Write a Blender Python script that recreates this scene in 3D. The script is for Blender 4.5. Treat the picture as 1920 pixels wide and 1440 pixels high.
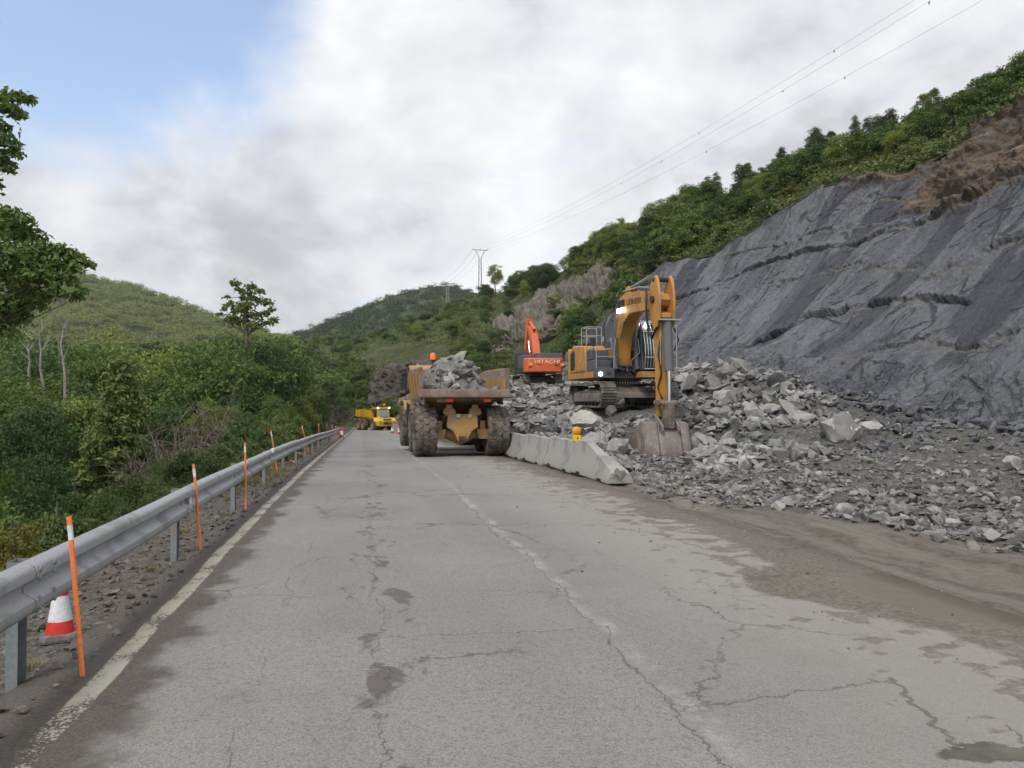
import bpy, bmesh, math, random
import numpy as np
from mathutils import Vector, Matrix
random.seed(7); np.random.seed(7)
R = math.radians
for o in list(bpy.data.objects): bpy.data.objects.remove(o)
scene = bpy.context.scene
C = scene.collection

# ------------------------------------------------------------------ camera
F_PX, CAM_H = 1450.0, 1.65
YAW, PITCH = math.atan(280/1450), math.atan(30/1450)
cam_d = bpy.data.cameras.new('camera'); cam = bpy.data.objects.new('camera', cam_d); C.objects.link(cam)
cam.location = (0, 0, CAM_H)
cam.rotation_euler = (math.pi/2 + PITCH, 0, -YAW)
cam_d.sensor_width = 36; cam_d.lens = F_PX/1920*36
cam_d.clip_start = 0.1; cam_d.clip_end = 6000
scene.camera = cam
ST, CT = math.sin(YAW), math.cos(YAW)
def at(px, py, D):
    """world point seen at pixel (px,py) of the survey photo, D metres away along the level view axis"""
    lat = (px-960)/F_PX*D
    return Vector((D*ST+lat*CT, D*CT-lat*ST, CAM_H-(py-750)/F_PX*D))
def at_x(px, py, X):
    u = (px-960)/F_PX
    return at(px, py, X/(ST+u*CT))

# ------------------------------------------------------------------ node helper
class NT:
    def __init__(s, tree): s.t = tree; s.t.nodes.clear()
    def n(s, typ, ins=None, **props):
        nd = s.t.nodes.new(typ)
        for k, v in props.items(): setattr(nd, k, v)
        for k, v in (ins or {}).items():
            if isinstance(v, bpy.types.NodeSocket): s.t.links.new(v, nd.inputs[k])
            else: nd.inputs[k].default_value = v
        return nd
    def noise(s, vec, scale, detail=4, rough=.55, dist=0):
        return s.n('ShaderNodeTexNoise', {'Vector': vec, 'Scale': scale, 'Detail': detail, 'Roughness': rough, 'Distortion': dist}).outputs[0]
    def m(s, op, a, b=0, c=0, clamp=False):
        return s.n('ShaderNodeMath', {0: a, 1: b, 2: c}, operation=op, use_clamp=clamp).outputs[0]
    def mr(s, v, a, b, c=0.0, d=1.0, smooth=True):
        return s.n('ShaderNodeMapRange', {0: v, 1: a, 2: b, 3: c, 4: d}, interpolation_type='SMOOTHSTEP' if smooth else 'LINEAR').outputs[0]
    def mix(s, f, a, b, mode='MIX'):
        nd = s.n('ShaderNodeMix', {0: f}, data_type='RGBA', blend_type=mode)
        for i, v in ((6, a), (7, b)):
            if isinstance(v, bpy.types.NodeSocket): s.t.links.new(v, nd.inputs[i])
            else: nd.inputs[i].default_value = (*v, 1) if len(v) == 3 else v
        return nd.outputs[2]
    def vm(s, op, a, b=(0, 0, 0)):
        return s.n('ShaderNodeVectorMath', {0: a, 1: b}, operation=op).outputs[0]
    def mapping(s, vec, scale=(1, 1, 1), rot=(0, 0, 0)):
        return s.n('ShaderNodeMapping', {'Vector': vec, 'Scale': scale, 'Rotation': rot}).outputs[0]
    def xyz(s, v): return s.n('ShaderNodeSeparateXYZ', {0: v}).outputs
    def bump(s, h, strength=.5, dist=.02):
        return s.n('ShaderNodeBump', {'Height': h, 'Strength': strength, 'Distance': dist}).outputs[0]
def rgb(c): return (*c, 1) if len(c) == 3 else c
MATS = {}
def new_mat(name):
    m = bpy.data.materials.new(name); m.use_nodes = True
    t = NT(m.node_tree); MATS[name] = m
    return m, t
def finish(t, color, rough=.8, metal=0., normal=None, spec=.5, extra=None):
    ins = {'Base Color': color if isinstance(color, bpy.types.NodeSocket) else rgb(color), 'Roughness': rough, 'Metallic': metal, 'Specular IOR Level': spec}
    if normal is not None: ins['Normal'] = normal
    ins.update(extra or {})
    b = t.n('ShaderNodeBsdfPrincipled', ins)
    t.n('ShaderNodeOutputMaterial', {0: b.outputs[0]})
    return b

# ------------------------------------------------------------------ world: broken cloud over blue
world = bpy.data.worlds.new('World'); scene.world = world; world.use_nodes = True
SUN_EL, SUN_AZ = R(52), R(215)
w = NT(world.node_tree)
gen = w.n('ShaderNodeTexCoord').outputs['Generated']
sky = w.n('ShaderNodeTexSky', sky_type='NISHITA', sun_disc=False, sun_elevation=SUN_EL, sun_rotation=SUN_AZ, air_density=1.0, dust_density=1.6, ozone_density=1.5).outputs[0]
dx, dy, dz = w.xyz(gen)
den = w.m('ADD', w.m('MAXIMUM', dz, 0.0), 0.50)
flat = w.n('ShaderNodeCombineXYZ', {0: w.m('DIVIDE', dx, den), 1: w.m('DIVIDE', dy, den), 2: 0.0}).outputs[0]
warp = w.vm('ADD', flat, w.vm('SCALE', flat)) if False else flat
n1 = w.noise(warp, 2.6, 9, .56, .25)
n2 = w.noise(w.vm('ADD', warp, (3.7, 1.9, 5.0)), 1.7, 7, .5, .25)
n3 = w.noise(w.vm('ADD', warp, (9.1, -4.3, 2.0)), 5.2, 9, .57, .2)
bd = (at(120, -170, 100)-Vector((0, 0, CAM_H))).normalized()
dot = w.n('ShaderNodeVectorMath', {0: w.vm('NORMALIZE', gen), 1: bd[:]}, operation='DOT_PRODUCT').outputs['Value']
clear = w.mr(dot, math.cos(R(18)), math.cos(R(4)))
cov = w.m('ADD', w.m('SUBTRACT', n1, w.m('MULTIPLY', clear, .42)), .18)
cover = w.mr(cov, .34, .64)
shade = w.m('ADD', w.m('MULTIPLY', n2, .55), w.m('MULTIPLY', n3, .45))
ccol = w.n('ShaderNodeValToRGB', {0: shade})
e = ccol.color_ramp.elements
e[0].position, e[0].color = .385, (4.0, 4.14, 4.42, 1)
e[1].position, e[1].color = .585, (7.3, 7.35, 7.45, 1)
k = e.new(.47); k.color = (5.75, 5.87, 6.1, 1)
blue = w.mix(.18, w.mix(1.0, sky, (1.75, 1.75, 1.75), 'MULTIPLY'), (5.4, 6.0, 6.9))
full = w.mix(cover, blue, ccol.outputs[0])
bg = w.n('ShaderNodeBackground', {0: full, 1: .1})
w.n('ShaderNodeOutputWorld', {0: bg.outputs[0]})
sl = bpy.data.lights.new('sun', 'SUN'); sun = bpy.data.objects.new('sun', sl); C.objects.link(sun)
sl.energy = 1.5; sl.angle = R(14); sl.color = (1, .95, .88)
sd = Vector((math.sin(SUN_AZ)*math.cos(SUN_EL), math.cos(SUN_AZ)*math.cos(SUN_EL), math.sin(SUN_EL)))
sun.rotation_euler = sd.to_track_quat('Z', 'Y').to_euler()
sun.location = (0, 0, 60)
vs = scene.view_settings; vs.view_transform = 'Standard'; vs.look = 'None'; vs.exposure = 0.5; vs.gamma = 1
scene.render.engine = 'CYCLES'
cy = scene.cycles
cy.use_denoising = True; cy.adaptive_threshold = .02; cy.max_bounces = 5; cy.diffuse_bounces = 3; cy.glossy_bounces = 2; cy.transmission_bounces = 3; cy.transparent_max_bounces = 4
cy.caustics_reflective = False; cy.caustics_refractive = False; cy.sample_clamp_indirect = 4

# ------------------------------------------------------------------ numpy noise
_perm = np.random.RandomState(3).rand(4096)
def _h(ix, iy, iz): return _perm[(ix*73 + iy*179 + iz*283 + (ix*iy*7) % 911 + (iy*iz*13) % 577) % 4096]
def vnoise(x, y, z=0.0):
    x, y, z = np.broadcast_arrays(np.asarray(x, float), np.asarray(y, float), np.asarray(z, float))
    ix, iy, iz = np.floor(x).astype(int), np.floor(y).astype(int), np.floor(z).astype(int)
    fx, fy, fz = x-ix, y-iy, z-iz
    s = lambda f: f*f*(3-2*f)
    fx, fy, fz = s(fx), s(fy), s(fz)
    r = 0
    for a in (0, 1):
        for b in (0, 1):
            for c in (0, 1):
                r = r + (fx if a else 1-fx)*(fy if b else 1-fy)*(fz if c else 1-fz)*_h(ix+a, iy+b, iz+c)
    return r*2-1
def fbm(x, y, z=0.0, o=4, lac=2.03, g=.5):
    r, a = 0, 1
    for i in range(o):
        r = r + a*vnoise(np.asarray(x)*lac**i+i*17.3, np.asarray(y)*lac**i+i*5.1, np.asarray(z)*lac**i)
        a *= g
    return r
def sstep(x, a, b):
    t = np.clip((x-a)/(b-a), 0, 1); return t*t*(3-2*t)

# ------------------------------------------------------------------ object helpers
def tag(o, label=None, cat=None, group=None, kind=None):
    if label: o['label'] = label
    if cat: o['category'] = cat
    if group: o['group'] = group
    if kind: o['kind'] = kind
    return o
def empty(name, loc=(0, 0, 0), rz=0, label=None, cat=None, group=None):
    o = bpy.data.objects.new(name, None); o.empty_display_size = .3; C.objects.link(o)
    o.location = loc; o.rotation_euler = (0, 0, rz)
    return tag(o, label, cat, group)
def link(name, me, parent=None, mat=None):
    o = bpy.data.objects.new(name, me); C.objects.link(o)
    if mat is not None and not me.materials: me.materials.append(mat)
    if parent is not None: o.parent = parent
    return o
def np_mesh(name, V, Fc, smooth=True):
    me = bpy.data.meshes.new(name)
    V = np.asarray(V, np.float32); Fc = np.asarray(Fc, np.int32)
    k = Fc.shape[1]
    me.vertices.add(len(V)); me.vertices.foreach_set('co', V.ravel())
    me.loops.add(Fc.size); me.loops.foreach_set('vertex_index', Fc.ravel())
    me.polygons.add(len(Fc)); me.polygons.foreach_set('loop_start', np.arange(0, Fc.size, k, dtype=np.int32))
    me.polygons.foreach_set('use_smooth', np.full(len(Fc), smooth))
    me.update(calc_edges=True)
    return me
def grid_faces(nu, nv):
    i = np.arange(nu-1)[:, None]*nv + np.arange(nv-1)[None, :]
    i = i.ravel()
    return np.stack([i, i+nv, i+nv+1, i+1], 1)
def set_attr(me, name, vals):
    a = me.attributes.new(name, 'FLOAT', 'POINT'); a.data.foreach_set('value', np.asarray(vals, np.float32).ravel())
def copy_tree(o, parent=None):
    c = o.copy(); C.objects.link(c); c.parent = parent
    for ch in o.children: copy_tree(ch, c)
    return c
SPLIT = {'side_rib', 'suspension', 'hydraulic_hose', 'hydraulic_pipe', 'grease_line', 'slat', 'tooth', 'tipping_ram', 'roller', 'roof_rail', 'hand_rail', 'lifting_slot', 'cab_guard', 'frame_rail', 'engine_cover', 'air_filter_box', 'exhaust', 'mud_flap', 'pivot_pin', 'bucket_pin', 'boom_bracket', 'cylinder_bracket', 'bucket_linkage', 'post_brace', 'beam_bolt', 'lattice_bar', 'twig_stem'}
STUFF = {'track', 'ring_bolt', 'valve_block'}
class MB:
    def __init__(s): s.v = []; s.f = []
    def add(s, vs, fs):
        b = len(s.v); s.v += [tuple(v) for v in vs]; s.f += [tuple(i+b for i in f) for f in fs]; return s
    def box(s, c, d, rot=None):
        hx, hy, hz = d[0]/2, d[1]/2, d[2]/2
        P = [Vector((x, y, z)) for x in (-hx, hx) for y in (-hy, hy) for z in (-hz, hz)]
        if rot is not None: P = [rot @ p for p in P]
        P = [p+Vector(c) for p in P]
        return s.add(P, [(0, 1, 3, 2), (4, 6, 7, 5), (0, 4, 5, 1), (2, 3, 7, 6), (0, 2, 6, 4), (1, 5, 7, 3)])
    def b2(s, x0, x1, y0, y1, z0, z1): return s.box(((x0+x1)/2, (y0+y1)/2, (z0+z1)/2), (x1-x0, y1-y0, z1-z0))
    def prism(s, poly, axis, a, b):
        mk = {'x': lambda t, u, v: (t, u, v), 'y': lambda t, u, v: (u, t, v), 'z': lambda t, u, v: (u, v, t)}[axis]
        n = len(poly)
        P = [mk(a, *p) for p in poly]+[mk(b, *p) for p in poly]
        return s.add(P, [tuple(range(n)), tuple(range(2*n-1, n-1, -1))]+[(i, (i+1) % n, n+(i+1) % n, n+i) for i in range(n)])
    def loft(s, loops, closed=True, caps=True):
        n = len(loops[0]); P = [p for l in loops for p in l]; fs = []
        for k in range(len(loops)-1):
            for i in range(n if closed else n-1):
                j = (i+1) % n
                fs.append((k*n+i, k*n+j, (k+1)*n+j, (k+1)*n+i))
        if caps and closed: fs += [tuple(range(n)), tuple((len(loops)-1)*n+i for i in range(n-1, -1, -1))]
        return s.add(P, fs)
    def tube(s, pts, r, n=6, caps=True):
        pts = [Vector(p) for p in pts]; loops = []
        rs = r if isinstance(r, (list, tuple)) else [r]*len(pts)
        up = Vector((0, 0, 1))
        for i, p in enumerate(pts):
            d = (pts[min(i+1, len(pts)-1)]-pts[max(i-1, 0)]).normalized()
            u = up if abs(d.dot(up)) < .95 else Vector((1, 0, 0))
            a = d.cross(u).normalized(); b = d.cross(a).normalized()
            loops.append([p+(a*math.cos(t*2*math.pi/n)+b*math.sin(t*2*math.pi/n))*rs[i] for t in range(n)])
        return s.loft(loops, True, caps)
    def cyl(s, p0, p1, r0, r1=None, n=14): return s.tube([p0, p1], [r0, r0 if r1 is None else r1], n)
    def lathe(s, prof, c, axis='x', n=24):
        loops = []
        for k in range(n):
            t = k*2*math.pi/n; ct, st = math.cos(t), math.sin(t)
            l = []
            for (a, r) in prof:
                if axis == 'x': l.append((c[0]+a, c[1]+r*ct, c[2]+r*st))
                elif axis == 'z': l.append((c[0]+r*ct, c[1]+r*st, c[2]+a))
                else: l.append((c[0]+r*ct, c[1]+a, c[2]+r*st))
            loops.append(l)
        loops.append(loops[0])
        return s.loft(loops, False, False)
    def mesh(s, name, smooth=None, recalc=True):
        me = bpy.data.meshes.new(name); me.from_pydata(s.v, [], s.f)
        if recalc:
            bm = bmesh.new(); bm.from_mesh(me); bmesh.ops.remove_doubles(bm, verts=bm.verts, dist=1e-5)
            bmesh.ops.recalc_face_normals(bm, faces=bm.faces); bm.to_mesh(me); bm.free()
        if smooth is not None:
            me.shade_smooth(); me.set_sharp_from_angle(angle=R(smooth))
        return me
    def pieces(s):
        par = list(range(len(s.v)))
        def fd(a):
            while par[a] != a: par[a] = par[par[a]]; a = par[a]
            return a
        for f in s.f:
            for i in f[1:]: par[fd(i)] = fd(f[0])
        out = {}
        for f in s.f: out.setdefault(fd(f[0]), []).append(f)
        for fs in out.values():
            ids = sorted({i for f in fs for i in f}); mp = {a: k for k, a in enumerate(ids)}
            m = MB(); m.v = [s.v[i] for i in ids]; m.f = [tuple(mp[i] for i in f) for f in fs]; yield m
    def build(s, name, mat, parent=None, smooth=None, bevel=0, **kw):
        if name in SPLIT:
            o = None
            for m in s.pieces(): o = m._build(name, mat, parent, smooth, bevel)
            return o
        o = s._build(name, mat, parent, smooth, bevel)
        if name in STUFF: o['kind'] = 'stuff'
        return o
    def _build(s, name, mat, parent=None, smooth=None, bevel=0):
        me = s.mesh(name, smooth if not bevel else 35)
        o = link(name, me, parent, MATS[mat] if isinstance(mat, str) else mat)
        if bevel:
            b = o.modifiers.new('bevel', 'BEVEL'); b.width = bevel; b.segments = 2; b.limit_method = 'ANGLE'; b.angle_limit = R(40)
        return o
def text_mesh(txt, size, extrude=.004):
    cu = bpy.data.curves.new('t', 'FONT'); cu.body = txt; cu.size = size; cu.extrude = extrude; cu.align_x = 'CENTER'; cu.align_y = 'CENTER'
    o = bpy.data.objects.new('t', cu); C.objects.link(o)
    me = bpy.data.meshes.new_from_object(o.evaluated_get(bpy.context.evaluated_depsgraph_get()))
    bpy.data.objects.remove(o); me.name = 'lettering'
    return me
# ------------------------------------------------------------------ materials
def simple(name, col, rough=.6, metal=0., dirt=None, amt=.5, scale=3., bump=0., spec=.5, var=.12, fine=30.):
    """real paint / metal / stone colour, a dust or dirt layer of its own shape, slight relief"""
    m, t = new_mat(name)
    pos = t.n('ShaderNodeTexCoord').outputs['Object']
    n = t.noise(pos, scale, 6, .62)
    f = t.noise(pos, fine, 3, .6)
    c = t.mix(t.mr(f, .3, .7), tuple(x*(1-var) for x in col), tuple(min(1, x*(1+var)) for x in col))
    rg = rough
    if dirt is not None:
        msk = t.mr(t.m('ADD', n, t.m('MULTIPLY', t.m('SUBTRACT', f, .5), .35)), .72-amt*.5, .88-amt*.5)
        msk = t.m('MULTIPLY', msk, .85)
        c = t.mix(msk, c, dirt)
        rg = t.mr(msk, 0, 1, rough, .9)
    nm = t.bump(t.m('ADD', n, t.m('MULTIPLY', f, .4)), bump, .02) if bump else None
    finish(t, c, rg, metal, nm, spec)
    return m
DUST = (.23, .19, .14)
simple('truck_yellow', (.43, .235, .065), .55, dirt=(.25, .185, .12), amt=.62, scale=1.4, bump=.05)
simple('liebherr_yellow', (.56, .265, .05), .48, dirt=(.33, .21, .10), amt=.5, scale=1.2, bump=.03)
simple('clean_yellow', (.74, .44, .018), .42, dirt=(.42, .27, .07), amt=.3, scale=1.2)
simple('hitachi_orange', (.66, .13, .035), .45, dirt=(.40, .15, .08), amt=.35, scale=1.2)
simple('rust_steel', (.17, .115, .085), .75, dirt=(.25, .20, .17), amt=.55, scale=2.5, bump=.2)
simple('bucket_steel', (.235, .205, .18), .6, .15, dirt=(.37, .34, .31), amt=.5, scale=2.8, bump=.18)
simple('worn_edge', (.13, .13, .135), .45, .55, dirt=(.2, .18, .16), amt=.3, scale=4, bump=.1)
simple('dark_metal', (.035, .037, .042), .55, .2, dirt=(.12, .105, .085), amt=.35, scale=2.2)
simple('graphite_paint', (.085, .095, .11), .5, dirt=(.17, .155, .135), amt=.35, scale=1.5)
simple('cylinder_grey', (.13, .14, .145), .45, .1, dirt=(.2, .18, .15), amt=.3, scale=2)
simple('chrome', (.72, .73, .75), .16, 1., var=.02)
simple('steel_bar', (.42, .43, .44), .4, .5, dirt=(.3, .27, .23), amt=.3)
simple('track_steel', (.145, .125, .105), .65, .25, dirt=(.27, .245, .21), amt=.6, scale=3, bump=.2)
simple('tyre_rubber', (.052, .047, .042), .85, dirt=(.185, .15, .115), amt=.68, scale=3.5, bump=.25)
simple('concrete', (.33, .328, .305), .85, dirt=(.215, .21, .19), amt=.42, scale=1.6, bump=.12)
simple('galvanised', (.36, .375, .395), .5, .35, dirt=(.27, .27, .265), amt=.45, scale=2.2, fine=60)
simple('post_steel', (.24, .27, .285), .6, .25, dirt=(.27, .24, .2), amt=.4, scale=3)
simple('orange_plastic', (.86, .235, .07), .5, dirt=(.55, .2, .1), amt=.2, scale=5)
simple('white_reflective', (.72, .74, .76), .4, dirt=(.45, .43, .4), amt=.35, scale=12)
simple('cone_red', (.60, .03, .022), .5, dirt=(.35, .09, .07), amt=.3, scale=8)
simple('cone_rubber', (.13, .13, .13), .85, dirt=(.22, .205, .185), amt=.5, scale=8, bump=.1)
simple('lamp_yellow', (.75, .56, .015), .45, dirt=(.4, .3, .08), amt=.3, scale=20)
simple('red_lens', (.55, .02, .015), .25)
simple('amber_reflector', (.85, .45, .05), .3)
simple('letter_black', (.02, .02, .022), .5)
simple('letter_white', (.8, .8, .78), .5)
simple('bark', (.10, .08, .062), .9, dirt=(.17, .155, .135), amt=.5, scale=6, bump=.4)
simple('pale_bark', (.30, .28, .25), .85, dirt=(.19, .17, .15), amt=.4, scale=4, bump=.2)
simple('dry_twig', (.145, .115, .095), .9, dirt=(.22, .19, .165), amt=.5, scale=4)
simple('pylon_steel', (.32, .33, .34), .6, .3)
simple('wire', (.22, .22, .23), .6)
def glass(name, col, rough=.08):
    m, t = new_mat(name); finish(t, col, rough, 0, None, .8)
glass('dark_glass', (.035, .045, .045)); glass('pale_glass', (.30, .34, .33), .12); glass('amber_lens', (.82, .25, .008), .18)
def emit(name, col, s):
    m, t = new_mat(name)
    finish(t, col, .3, extra={'Emission Color': rgb(col), 'Emission Strength': s})
emit('lit_lamp', (1, .98, .93), 4.0); emit('beacon', (.9, .14, .02), .35); emit('red_light', (.55, .03, .02), .12)

def rock_mat(name, c0, c1, c2, scale=1.4, rnd=True, bump=.5, dust=None):
    m, t = new_mat(name)
    tc = t.n('ShaderNodeTexCoord').outputs['Object']
    oi = t.n('ShaderNodeObjectInfo').outputs['Random']
    isl = t.n('ShaderNodeNewGeometry')
    pos = t.vm('ADD', tc, t.n('ShaderNodeCombineXYZ', {0: t.m('MULTIPLY', oi, 37.), 1: t.m('MULTIPLY', isl.outputs['Random Per Island'], 11.)}).outputs[0])
    n = t.noise(pos, scale, 7, .62, .4)
    f = t.noise(t.mapping(pos, (1, 1, 3.2)), scale*9, 5, .65)
    c = t.mix(t.mr(n, .35, .65), c0, c1)
    c = t.mix(t.mr(f, .52, .8), c, c2)
    c = t.mix(t.m('MULTIPLY', t.mr(t.noise(pos, scale*.5, 4, .6), .52, .68), .45), c, tuple(a_*b_ for a_, b_ in zip(c0, (1.05, .95, .80))))
    r = t.m('FRACT', t.m('ADD', oi, isl.outputs['Random Per Island']))
    c = t.mix(1.0, c, t.n('ShaderNodeCombineColor', {0: t.mr(r, 0, 1, .50, 1.25, False), 1: t.mr(r, 0, 1, .50, 1.245, False), 2: t.mr(r, 0, 1, .53, 1.22, False)}).outputs[0], 'MULTIPLY')
    finish(t, c, .85, 0, t.bump(t.m('ADD', n, t.m('MULTIPLY', f, .6)), bump, .06), .3)
rock_mat('slate_rubble', (.175, .176, .176), (.33, .327, .316), (.42, .414, .395))
rock_mat('gravel_stone', (.17, .166, .157), (.31, .303, .288), (.40, .392, .37), 4)
rock_mat('pale_boulder', (.33, .322, .30), (.47, .458, .43), (.27, .27, .265), 1.1)
rock_mat('verge_stone', (.11, .10, .09), (.22, .20, .18), (.30, .28, .25), 5)
rock_mat('outcrop_slate', (.085, .09, .10), (.165, .17, .18), (.22, .22, .222), 2.)
rock_mat('outcrop_rock', (.085, .075, .063), (.165, .145, .122), (.205, .185, .158), .5, bump=.8)

def leaf_mat(name, c0, c1, c2, ns=.55):
    m, t = new_mat(name)
    g = t.n('ShaderNodeNewGeometry'); oi = t.n('ShaderNodeObjectInfo').outputs['Random']
    wp = t.n('ShaderNodeTexCoord').outputs['Object']
    n = t.noise(wp, ns, 3)
    c = t.mix(g.outputs['Random Per Island'], c0, c1)
    c = t.mix(t.m('MULTIPLY', t.mr(t.m('ADD', t.m('MULTIPLY', n, .7), t.m('MULTIPLY', oi, .6)), .5, .9), .85), c, c2)
    v = t.mr(oi, 0, 1, .88, 1.7, False)
    c = t.mix(1.0, c, t.n('ShaderNodeCombineColor', {0: v, 1: t.m('MULTIPLY', v, .95), 2: t.m('MULTIPLY', v, 1.12)}).outputs[0], 'MULTIPLY')
    b = t.n('ShaderNodeBsdfPrincipled', {'Base Color': c, 'Roughness': .6, 'Specular IOR Level': .25})
    tr = t.n('ShaderNodeBsdfTranslucent', {0: c})
    ms = t.n('ShaderNodeMixShader', {0: .28, 1: b.outputs[0], 2: tr.outputs[0]})
    t.n('ShaderNodeOutputMaterial', {0: ms.outputs[0]})
leaf_mat('oak_leaf', (.066, .122, .026), (.115, .186, .040), (.165, .200, .036))
leaf_mat('dark_leaf', (.046, .090, .028), (.080, .138, .040), (.100, .160, .034))
leaf_mat('pine_needle', (.050, .086, .028), (.085, .130, .040), (.120, .155, .042))
leaf_mat('conifer_leaf', (.055, .100, .026), (.100, .150, .040), (.115, .155, .040))
leaf_mat('shrub_leaf', (.058, .104, .028), (.106, .160, .042), (.130, .160, .048))
leaf_mat('yellow_leaf', (.12, .115, .018), (.19, .165, .025), (.10, .11, .025))
leaf_mat('far_leaf', (.056, .106, .032), (.100, .160, .044), (.150, .175, .048), .016)
leaf_mat('far_dark_leaf', (.040, .080, .030), (.074, .122, .042), (.10, .145, .040), .02)
leaf_mat('grass_blade', (.07, .09, .025), (.15, .16, .05), (.20, .18, .08))

# ground material: weights carried by the mesh say what lies where
m, t = new_mat('ground_soil')
pos = t.n('ShaderNodeTexCoord').outputs['Object']
att = lambda nm: t.n('ShaderNodeAttribute', attribute_name=nm).outputs['Fac']
nb = t.noise(pos, .8, 6, .6); nf = t.noise(pos, 9, 5, .65); ng = t.noise(pos, 34, 3, .6)
vor = t.n('ShaderNodeTexVoronoi', {'Vector': pos, 'Scale': 13.0}, feature='F1')
vc = t.n('ShaderNodeSeparateColor', {0: vor.outputs['Color']}).outputs[0]
soil = t.mix(t.mr(nb, .35, .65), (.060, .062, .028), (.10, .092, .045))
soil = t.mix(t.mr(nf, .5, .7), soil, (.05, .045, .03))
grav = t.mix(t.mr(nf, .3, .7), (.060, .058, .054), (.112, .109, .102))
grav = t.mix(t.m('MULTIPLY', t.mr(vc, .62, .98), .8), grav, (.19, .186, .178))
grav = t.mix(t.m('MULTIPLY', t.mr(nb, .48, .68), .6), grav, (.085, .076, .062))
rut = t.noise(t.mapping(pos, (2.6, .22, 1)), 1.6, 5, .6)
mud = t.mix(t.mr(nf, .3, .7), (.085, .074, .060), (.150, .134, .110))
mud = t.mix(t.m('MULTIPLY', t.mr(rut, .42, .6), .6), mud, (.205, .190, .162))
mud = t.mix(t.m('MULTIPLY', t.mr(ng, .55, .75), .7), mud, (.065, .057, .047))
slur = t.mr(t.noise(t.mapping(pos, (1, .6, 1)), .75, 3), .50, .58)
mud = t.mix(t.m('MULTIPLY', slur, .45), mud, (.185, .170, .130))
ver = t.mix(t.mr(nf, .35, .68), (.060, .050, .041), (.13, .115, .098))
v2 = t.n('ShaderNodeTexVoronoi', {'Vector': pos, 'Scale': 42.0}, feature='F1')
ver = t.mix(t.mr(t.n('ShaderNodeSeparateColor', {0: v2.outputs['Color']}).outputs[0], .70, .98), ver, (.19, .172, .152))
ver = t.mix(t.m('MULTIPLY', t.mr(nb, .52, .66), .55), ver, (.075, .078, .028))
jit = t.m('MULTIPLY', t.m('SUBTRACT', nf, .5), .5)
wq = t.mr(t.m('ADD', att('quarry'), jit), .4, .6); wm = t.mr(t.m('ADD', att('mud'), jit), .38, .62); wv = t.mr(t.m('ADD', att('verge'), jit), .35, .65)
c = t.mix(wv, soil, ver); c = t.mix(wq, c, grav); c = t.mix(wm, c, mud)
hgt = t.m('ADD', t.m('MULTIPLY', nf, .7), t.m('MULTIPLY', t.m('SUBTRACT', 1.0, vor.outputs['Distance']), .5))
hgt = t.m('ADD', hgt, t.m('MULTIPLY', ng, .35))
rough = t.m('SUBTRACT', .92, t.m('MULTIPLY', t.m('MULTIPLY', wm, slur), .5))
finish(t, c, rough, 0, t.bump(hgt, .75, .05), .35)

# asphalt
m, t = new_mat('asphalt')
pos = t.n('ShaderNodeTexCoord').outputs['Object']
px, py, pz = t.xyz(pos)
big = t.noise(pos, .35, 5, .55); med = t.noise(pos, 2.6, 5, .62); fin = t.noise(pos, 55, 3, .7); spk = t.noise(pos, 130, 2, .6)
lane = t.noise(t.mapping(pos, (1.1, .06, 1)), 1.0, 4, .55)
c = t.mix(t.mr(big, .32, .68), (.194, .192, .186), (.252, .249, .240))
c = t.mix(t.m('MULTIPLY', t.mr(lane, .42, .68), .5), c, (.275, .266, .244))
c = t.mix(t.m('MULTIPLY', t.mr(med, .52, .75), .35), c, (.225, .205, .178))
grn = t.noise(pos, 22, 4, .75)
c = t.mix(t.m('MULTIPLY', t.mr(grn, .48, .70), .5), c, (.125, .122, .116))
c = t.mix(t.m('MULTIPLY', t.mr(fin, .48, .66), .6), c, (.095, .093, .09))
c = t.mix(t.m('MULTIPLY', t.mr(spk, .56, .68), .75), c, (.42, .41, .385))
dusty = t.m('MULTIPLY', t.mr(t.m('ADD', px, t.m('MULTIPLY', t.m('SUBTRACT', med, .5), 1.5)), 1.6, 3.6), .55)
c = t.mix(dusty, c, (.30, .284, .252))
# warped coordinates for cracks
wv = t.n('ShaderNodeTexNoise', {'Vector': pos, 'Scale': 2.2, 'Detail': 7.0, 'Roughness': .72})
wpos = t.vm('ADD', pos, t.n('ShaderNodeVectorMath', {0: t.vm('SUBTRACT', wv.outputs['Color'], (.5, .5, .5)), 'Scale': .75}, operation='SCALE').outputs[0])
wx, wy, wz = t.xyz(wpos)
def edge(scale, wid, sx=1., sy=1.):
    v = t.n('ShaderNodeTexVoronoi', {'Vector': t.mapping(wpos, (sx, sy, 0)), 'Scale': scale}, feature='DISTANCE_TO_EDGE').outputs['Distance']
    return t.mr(v, wid*.35, wid, 1, 0)
cr1 = t.m('MULTIPLY', edge(.62, .008, 1, .55), t.mr(t.noise(pos, .55, 3), .50, .60))
cr2 = t.m('MULTIPLY', edge(1.9, .014, 1, .8), t.mr(t.noise(t.vm('ADD', pos, (5, 9, 0)), .8, 3), .54, .64))
cr2 = t.m('MULTIPLY', cr2, .55)
gauss = lambda x, c0, wdt: t.mr(t.m('ABSOLUTE', t.m('SUBTRACT', x, c0)), wdt*.3, wdt, 1, 0)
w2 = t.noise(pos, .9, 6, .62)
cx = t.m('ADD', px, t.m('MULTIPLY', t.m('SUBTRACT', w2, .5), .55))
long1 = gauss(t.m('ADD', cx, t.m('MULTIPLY', t.m('SUBTRACT', t.noise(pos, 7, 4, .7), .5), .12)), 1.70, .009)
long2 = t.m('MULTIPLY', gauss(t.m('ADD', cx, t.m('MULTIPLY', t.m('SUBTRACT', t.noise(pos, 5, 4, .7), .5), .3)), .12, .008), t.mr(big, .38, .5))
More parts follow.
